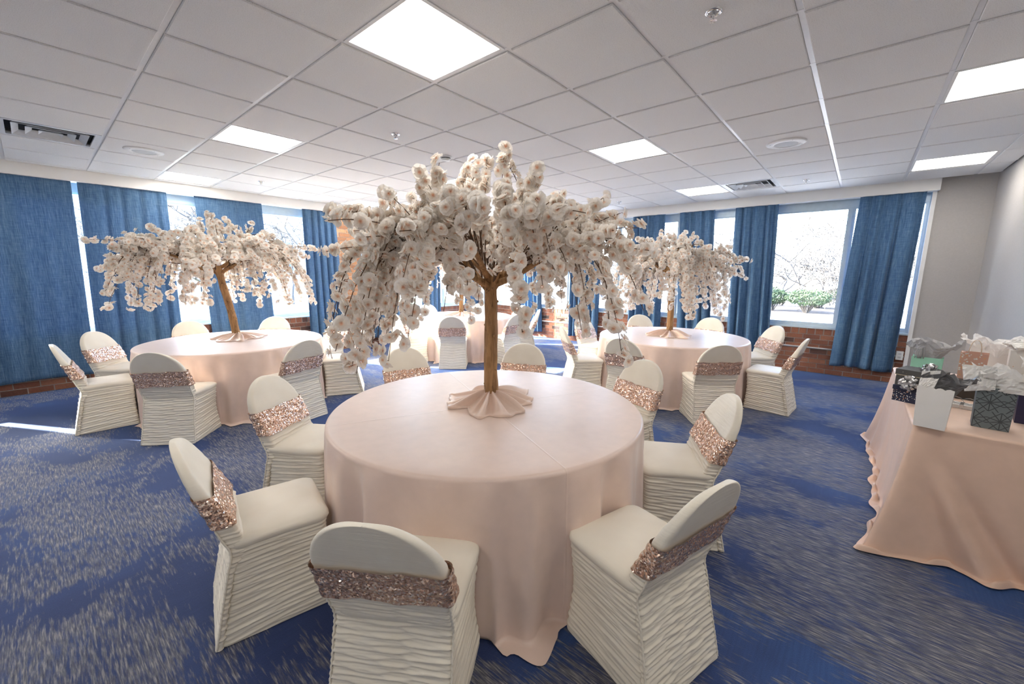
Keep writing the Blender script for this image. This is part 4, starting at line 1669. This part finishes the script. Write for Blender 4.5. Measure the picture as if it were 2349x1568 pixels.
# mint bag with grey tissue
t, w = gift_bag('gift_bag', 'mint green gift bag with pale grey tissue behind the boxes', (3.86, -.33), (3.84, -.47), .09, .255, M['mint'], M['mint'], False, .004)
tissue(t, (.07, .05, .20), .135, .19, 31, M['tissuegrey'], 30, 3, (.02, .02))
for q in range(3):
    handle(t, .01 + .012 * q, .028 + .012 * q, -.006, .245, .055 + .012 * q, M['tissuegrey'], .003)
# peach printed bag
t, w = gift_bag('gift_bag', 'peach printed gift bag with cream handle', (4.02, -.575), (4.0, -.69), .09, .29, M['peachprint'], M['peachprint'], False, .004)
handle(t, .03, .085, -.002, .285, .095, M['cream'], .003)
# large white bag with cream tissue and handle
t, w = gift_bag('gift_bag', 'tall white gift bag bursting with cream tissue by the grey wall', (4.30, -.66), (4.27, -.90), .11, .32, M['paperwhite'], M['paperwhite'], False, .006)
tissue(t, (.12, .05, .22), .18, .17, 41, M['tissuewhite'], 44, 6)
# flecked white bag
t, w = gift_bag('gift_bag', 'white gift bag with gold flecks next to the tall white bag', (4.02, -.79), (4.0, -.95), .10, .33, M['flecked'], M['flecked'], False, .006)
tissue(t, (.08, .05, .26), .12, .13, 47, M['flecked'], 36, 4)
# tall metallic grey wrapped bottle
t = empty('wrapped_bottle', (3.86, -.93, GZ + .001))
tag(t, 'tall gift wrapped in crumpled metallic grey paper', 'wrapped gift')
prof = [(.045, 0), (.055, .02), (.055, .24), (.048, .30), (.022, .40), (.020, .42)]
V, F = lathe(prof, 20)
V += np.random.RandomState(3).normal(0, .0025, V.shape)
V[:, 2] = np.maximum(V[:, 2], 0)
obj('paper', V, F, M['metaltissue'], t, False)
tissue(t, (0, 0, .42), .085, .15, 51, M['metaltissue'], 26, 4)
MB().tube([(.024 * math.cos(a), .024 * math.sin(a), .415) for a in np.linspace(0, 2 * PI, 15)], .005, 6).build('ribbon', M['navybag'], t, True)
# brown box and white card behind
b3, _ = gift_box('gift_box', 'flat dark brown gift box with pale gold band', (3.88, -.51), (3.85, -.70), .12, GZ + .001, .085, .03, M['brownbox'], M['brownbox'], M['goldline'])
t = empty('gift_card', (3.62, -.56, GZ + .001), -.2)
tag(t, 'small white flat parcel tied with grey ribbon', 'parcel')
obj('parcel_body', *boxvf(-.04, .05, -.06, .06, 0, .022), M['paperwhite'], t, False)
obj('ribbon', *boxvf(-.041, .051, -.008, .008, -.0, .0235), M['silver'], t, False)
for s in (-1, 1):
    V = []
    for q in np.linspace(0, 1, 9):
        ph = q * 2 * PI
        p = np.array([.0, s * .035 * (.5 - .5 * math.cos(ph)) * 1.6, .026 + .018 * math.sin(ph) + .018])
        V += [p - np.array([.008, 0, 0]), p + np.array([.008, 0, 0])]
    obj('bow_loop', np.array(V), gridF(9, 2, False), M['silver'], t)

# ------------------------------------------------------------------ outdoors
GO = .22
g1 = obj('ground', *boxvf(-60, 120, -70, 110, GO - .5, GO - .02), M['ground'], smooth=False)
# keep the ground outside the room: four slabs round it
bpy.data.objects.remove(g1)
for k, (a, b_, c, d) in enumerate(((XF + .2, 130, -60, 120), (-60, XF + .2, YL + .2, 120))):
    g = obj('ground', *boxvf(a, b_, c, d, GO - .6, GO), M['ground'], smooth=False)
    tag(g, 'pale sunlit paving outside the far window' if k == 0 else 'pale sunlit paving outside the left windows', kind='structure')
bed = obj('mulch_bed', *boxvf(15.2, 20.5, -9, 14, GO - .1, GO + .03), M['mulch'], smooth=False)
tag(bed, 'mulch bed under the bushes outside', kind='structure')
lw = obj('lawn', *boxvf(20.5, 60, -30, 40, GO - .1, GO + .02), M['ground'], smooth=False)
tag(lw, 'bright pale lawn beyond the bushes', kind='structure')
lw2 = obj('lawn', *boxvf(-10, 14, 13.5, 17.5, GO - .1, GO + .02), M['lawn'], smooth=False)
tag(lw2, 'strip of winter grass outside the left windows', kind='structure')


def bush(x, y, w, h, seed, label):
    r = np.random.RandomState(seed)
    t = empty('bush', (x, y, GO + .02))
    tag(t, label, 'bush', 'clipped evergreen bushes outside')
    m = MB()
    for q in range(22):
        a = r.uniform(0, 6.28)
        e = np.array([math.cos(a) * w * .42 * r.uniform(.3, 1), math.sin(a) * w * .42 * r.uniform(.3, 1), h * r.uniform(.55, .85)])
        m.tube([(e[0] * .1, e[1] * .1, 0), (e[0] * .45, e[1] * .45, e[2] * .5), e], [.018, .012, .006], 4)
    m.build('stems', M['bark'], t)
    n = 2600
    d = r.normal(0, 1, (n, 3))
    d /= np.linalg.norm(d, axis=1)[:, None]
    rad = r.uniform(.6, 1.0, n) ** .6
    P = d * rad[:, None] * np.array([w / 2, w / 2, h * .34]) + np.array([0, 0, h * .66])
    A = r.normal(0, .035, (n, 3))
    B = r.normal(0, .035, (n, 3))
    V = np.stack([P, P + A, P + B], 1).reshape(-1, 3)
    o = obj('foliage', V, np.arange(n * 3).reshape(-1, 3), M['yew'], t, False)
    tag(o, kind='stuff')


BLAB = ['small green yew bush half behind the flanking curtain', 'broad green yew bush in the middle of the bush window', 'pale low hedge bush behind the broad yew',
        'low hedge bush behind the small yew', 'far low bush behind the thin-stemmed shrub', 'far low bush beyond the small yew', 'green bush outside between the middle curtains',
        'green bush outside near the room corner']
for k, (x, y, w, h) in enumerate([(17.3, 2.35, 1.0, .78), (16.9, 1.30, 1.30, .80), (19.6, 1.2, 1.6, .7), (19.8, 3.3, 1.6, .7), (21.5, .2, 1.8, .8), (22.0, 3.6, 2.0, .8), (17.0, 5.2, 1.4, .8), (18, 7.5, 1.5, .8)]):
    bush(x, y, w, h, 60 + k, BLAB[k])


def bare_tree(x, y, h, seed, label, spread=.55, levels=5, r0=.05, stems=1, mat='bark', name='bare_tree'):
    r = np.random.RandomState(seed)
    t = empty(name, (x, y, GO))
    tag(t, label, 'tree', 'bare winter trees and shrubs outside')
    trunk, tw = MB(), MB()

    def grow(p, d, ln, rad, lv):
        n = 4
        pts = [p]
        for q in range(n):
            d2 = d + r.normal(0, .13, 3)
            d2 /= np.linalg.norm(d2)
            d = d2
            p = p + d * ln / n
            pts.append(p)
        (trunk if lv >= levels - 1 else tw).tube(pts, np.linspace(rad, rad * .62, n + 1), 5 if lv >= levels - 1 else 3, False)
        if lv <= 0:
            return
        for q in range(3 if lv > 1 else 4):
            dd = d + r.normal(0, spread, 3) + np.array([0, 0, .12])
            dd /= np.linalg.norm(dd)
            st = pts[-1] if q < 2 else pts[r.randint(2, n)]
            grow(st, dd, ln * r.uniform(.62, .82), max(rad * .70, .012), lv - 1)
    for q in range(stems):
        d = np.array([r.normal(0, .12 if stems == 1 else .42), r.normal(0, .12 if stems == 1 else .42), 1.0])
        d /= np.linalg.norm(d)
        grow(np.array([0, 0, -.02]) + np.array([r.uniform(-.05, .05), r.uniform(-.05, .05), 0]), d, h * .36, r0, levels)
    trunk.build('trunk', M[mat], t, True)
    o = tw.build('twigs', M[mat], t, True)
    tag(o, kind='stuff')


bare_tree(17.2, .25, 2.6, 71, 'bare shrub with many thin stems beside the yew bush', .42, 4, .016, 7, name='bare_shrub')
bare_tree(16.0, 4.0, 2.2, 72, 'bare shrub outside behind the middle curtains', .42, 4, .016, 6, name='bare_shrub')
bare_tree(15.5, 6.6, 2.4, 73, 'bare shrub outside near the room corner', .42, 4, .016, 6, name='bare_shrub')
TREES = [(20.6, 2.5, 4.0, 6, 2, 'bare tree with dense twigs over the small yew bush'), (21.6, 1.2, 4.4, 6, 2, 'bare tree with dense twigs over the broad yew bush'),
         (24.5, .6, 4.6, 6, 1, 'bare tree standing behind the thin-stemmed shrub'),
         (21.0, 5.4, 4.2, 5, 2, 'bare tree seen between the two middle curtains'), (22.0, 8.4, 4.4, 5, 2, 'bare tree beyond the curtain behind two chair backs'),
         (20.0, 10.6, 4.2, 6, 2, 'bare tree outside the window with two mullion panes'), (17.0, 14.0, 4.2, 5, 2, 'bare tree outside near the room corner'),
         (3.8, 15.5, 4.2, 6, 2, 'bare tree outside the narrower open left window'), (6.6, 17.0, 4.6, 6, 1, 'bare tree outside the open window next to the pillar')]
for k, (x, y, h, lv, st, lab) in enumerate(TREES):
    bare_tree(x, y, h, 80 + k, lab, .58, lv, .065, st)

# picket fence outside the left windows
t = empty('picket_fence', (5.2, 19.0, GO))
tag(t, 'low white picket fence outside the left window', 'fence')
for k in range(46):
    obj('picket', *boxvf(-3.2 + k * .14, -3.2 + k * .14 + .05, 0, .03, .05, 1.05), M['bgwhite'], t, False)
for z in (.2, .85):
    obj('rail', *boxvf(-3.3, 3.3, .03, .07, z, z + .07), M['bgwhite'], t, False)
for k in range(4):
    obj('post', *boxvf(-3.3 + k * 2.17, -3.2 + k * 2.17, .0, .1, 0, 1.15), M['bgwhite'], t, False)
# pale building beyond
t = empty('building', (4.0, 30.0, GO))
tag(t, 'pale low building beyond the fence', 'building')
obj('wall', *boxvf(-16, 14, 0, 8, 0, 5.0), M['bgwhite'], t, False)
obj('roof', *boxvf(-16.6, 14.6, -.6, 8.6, 5.0, 5.35), M['alu'], t, False)
for k in range(7):
    w = obj('window', *boxvf(-14 + k * 4, -12 + k * 4, -.06, .02, 1.2, 3.4), M['white'], t, False)
    obj('pane', *boxvf(-13.85 + k * 4, -12.15 + k * 4, -.075, -.05, 1.35, 3.25), M['bgglass'], w, False)
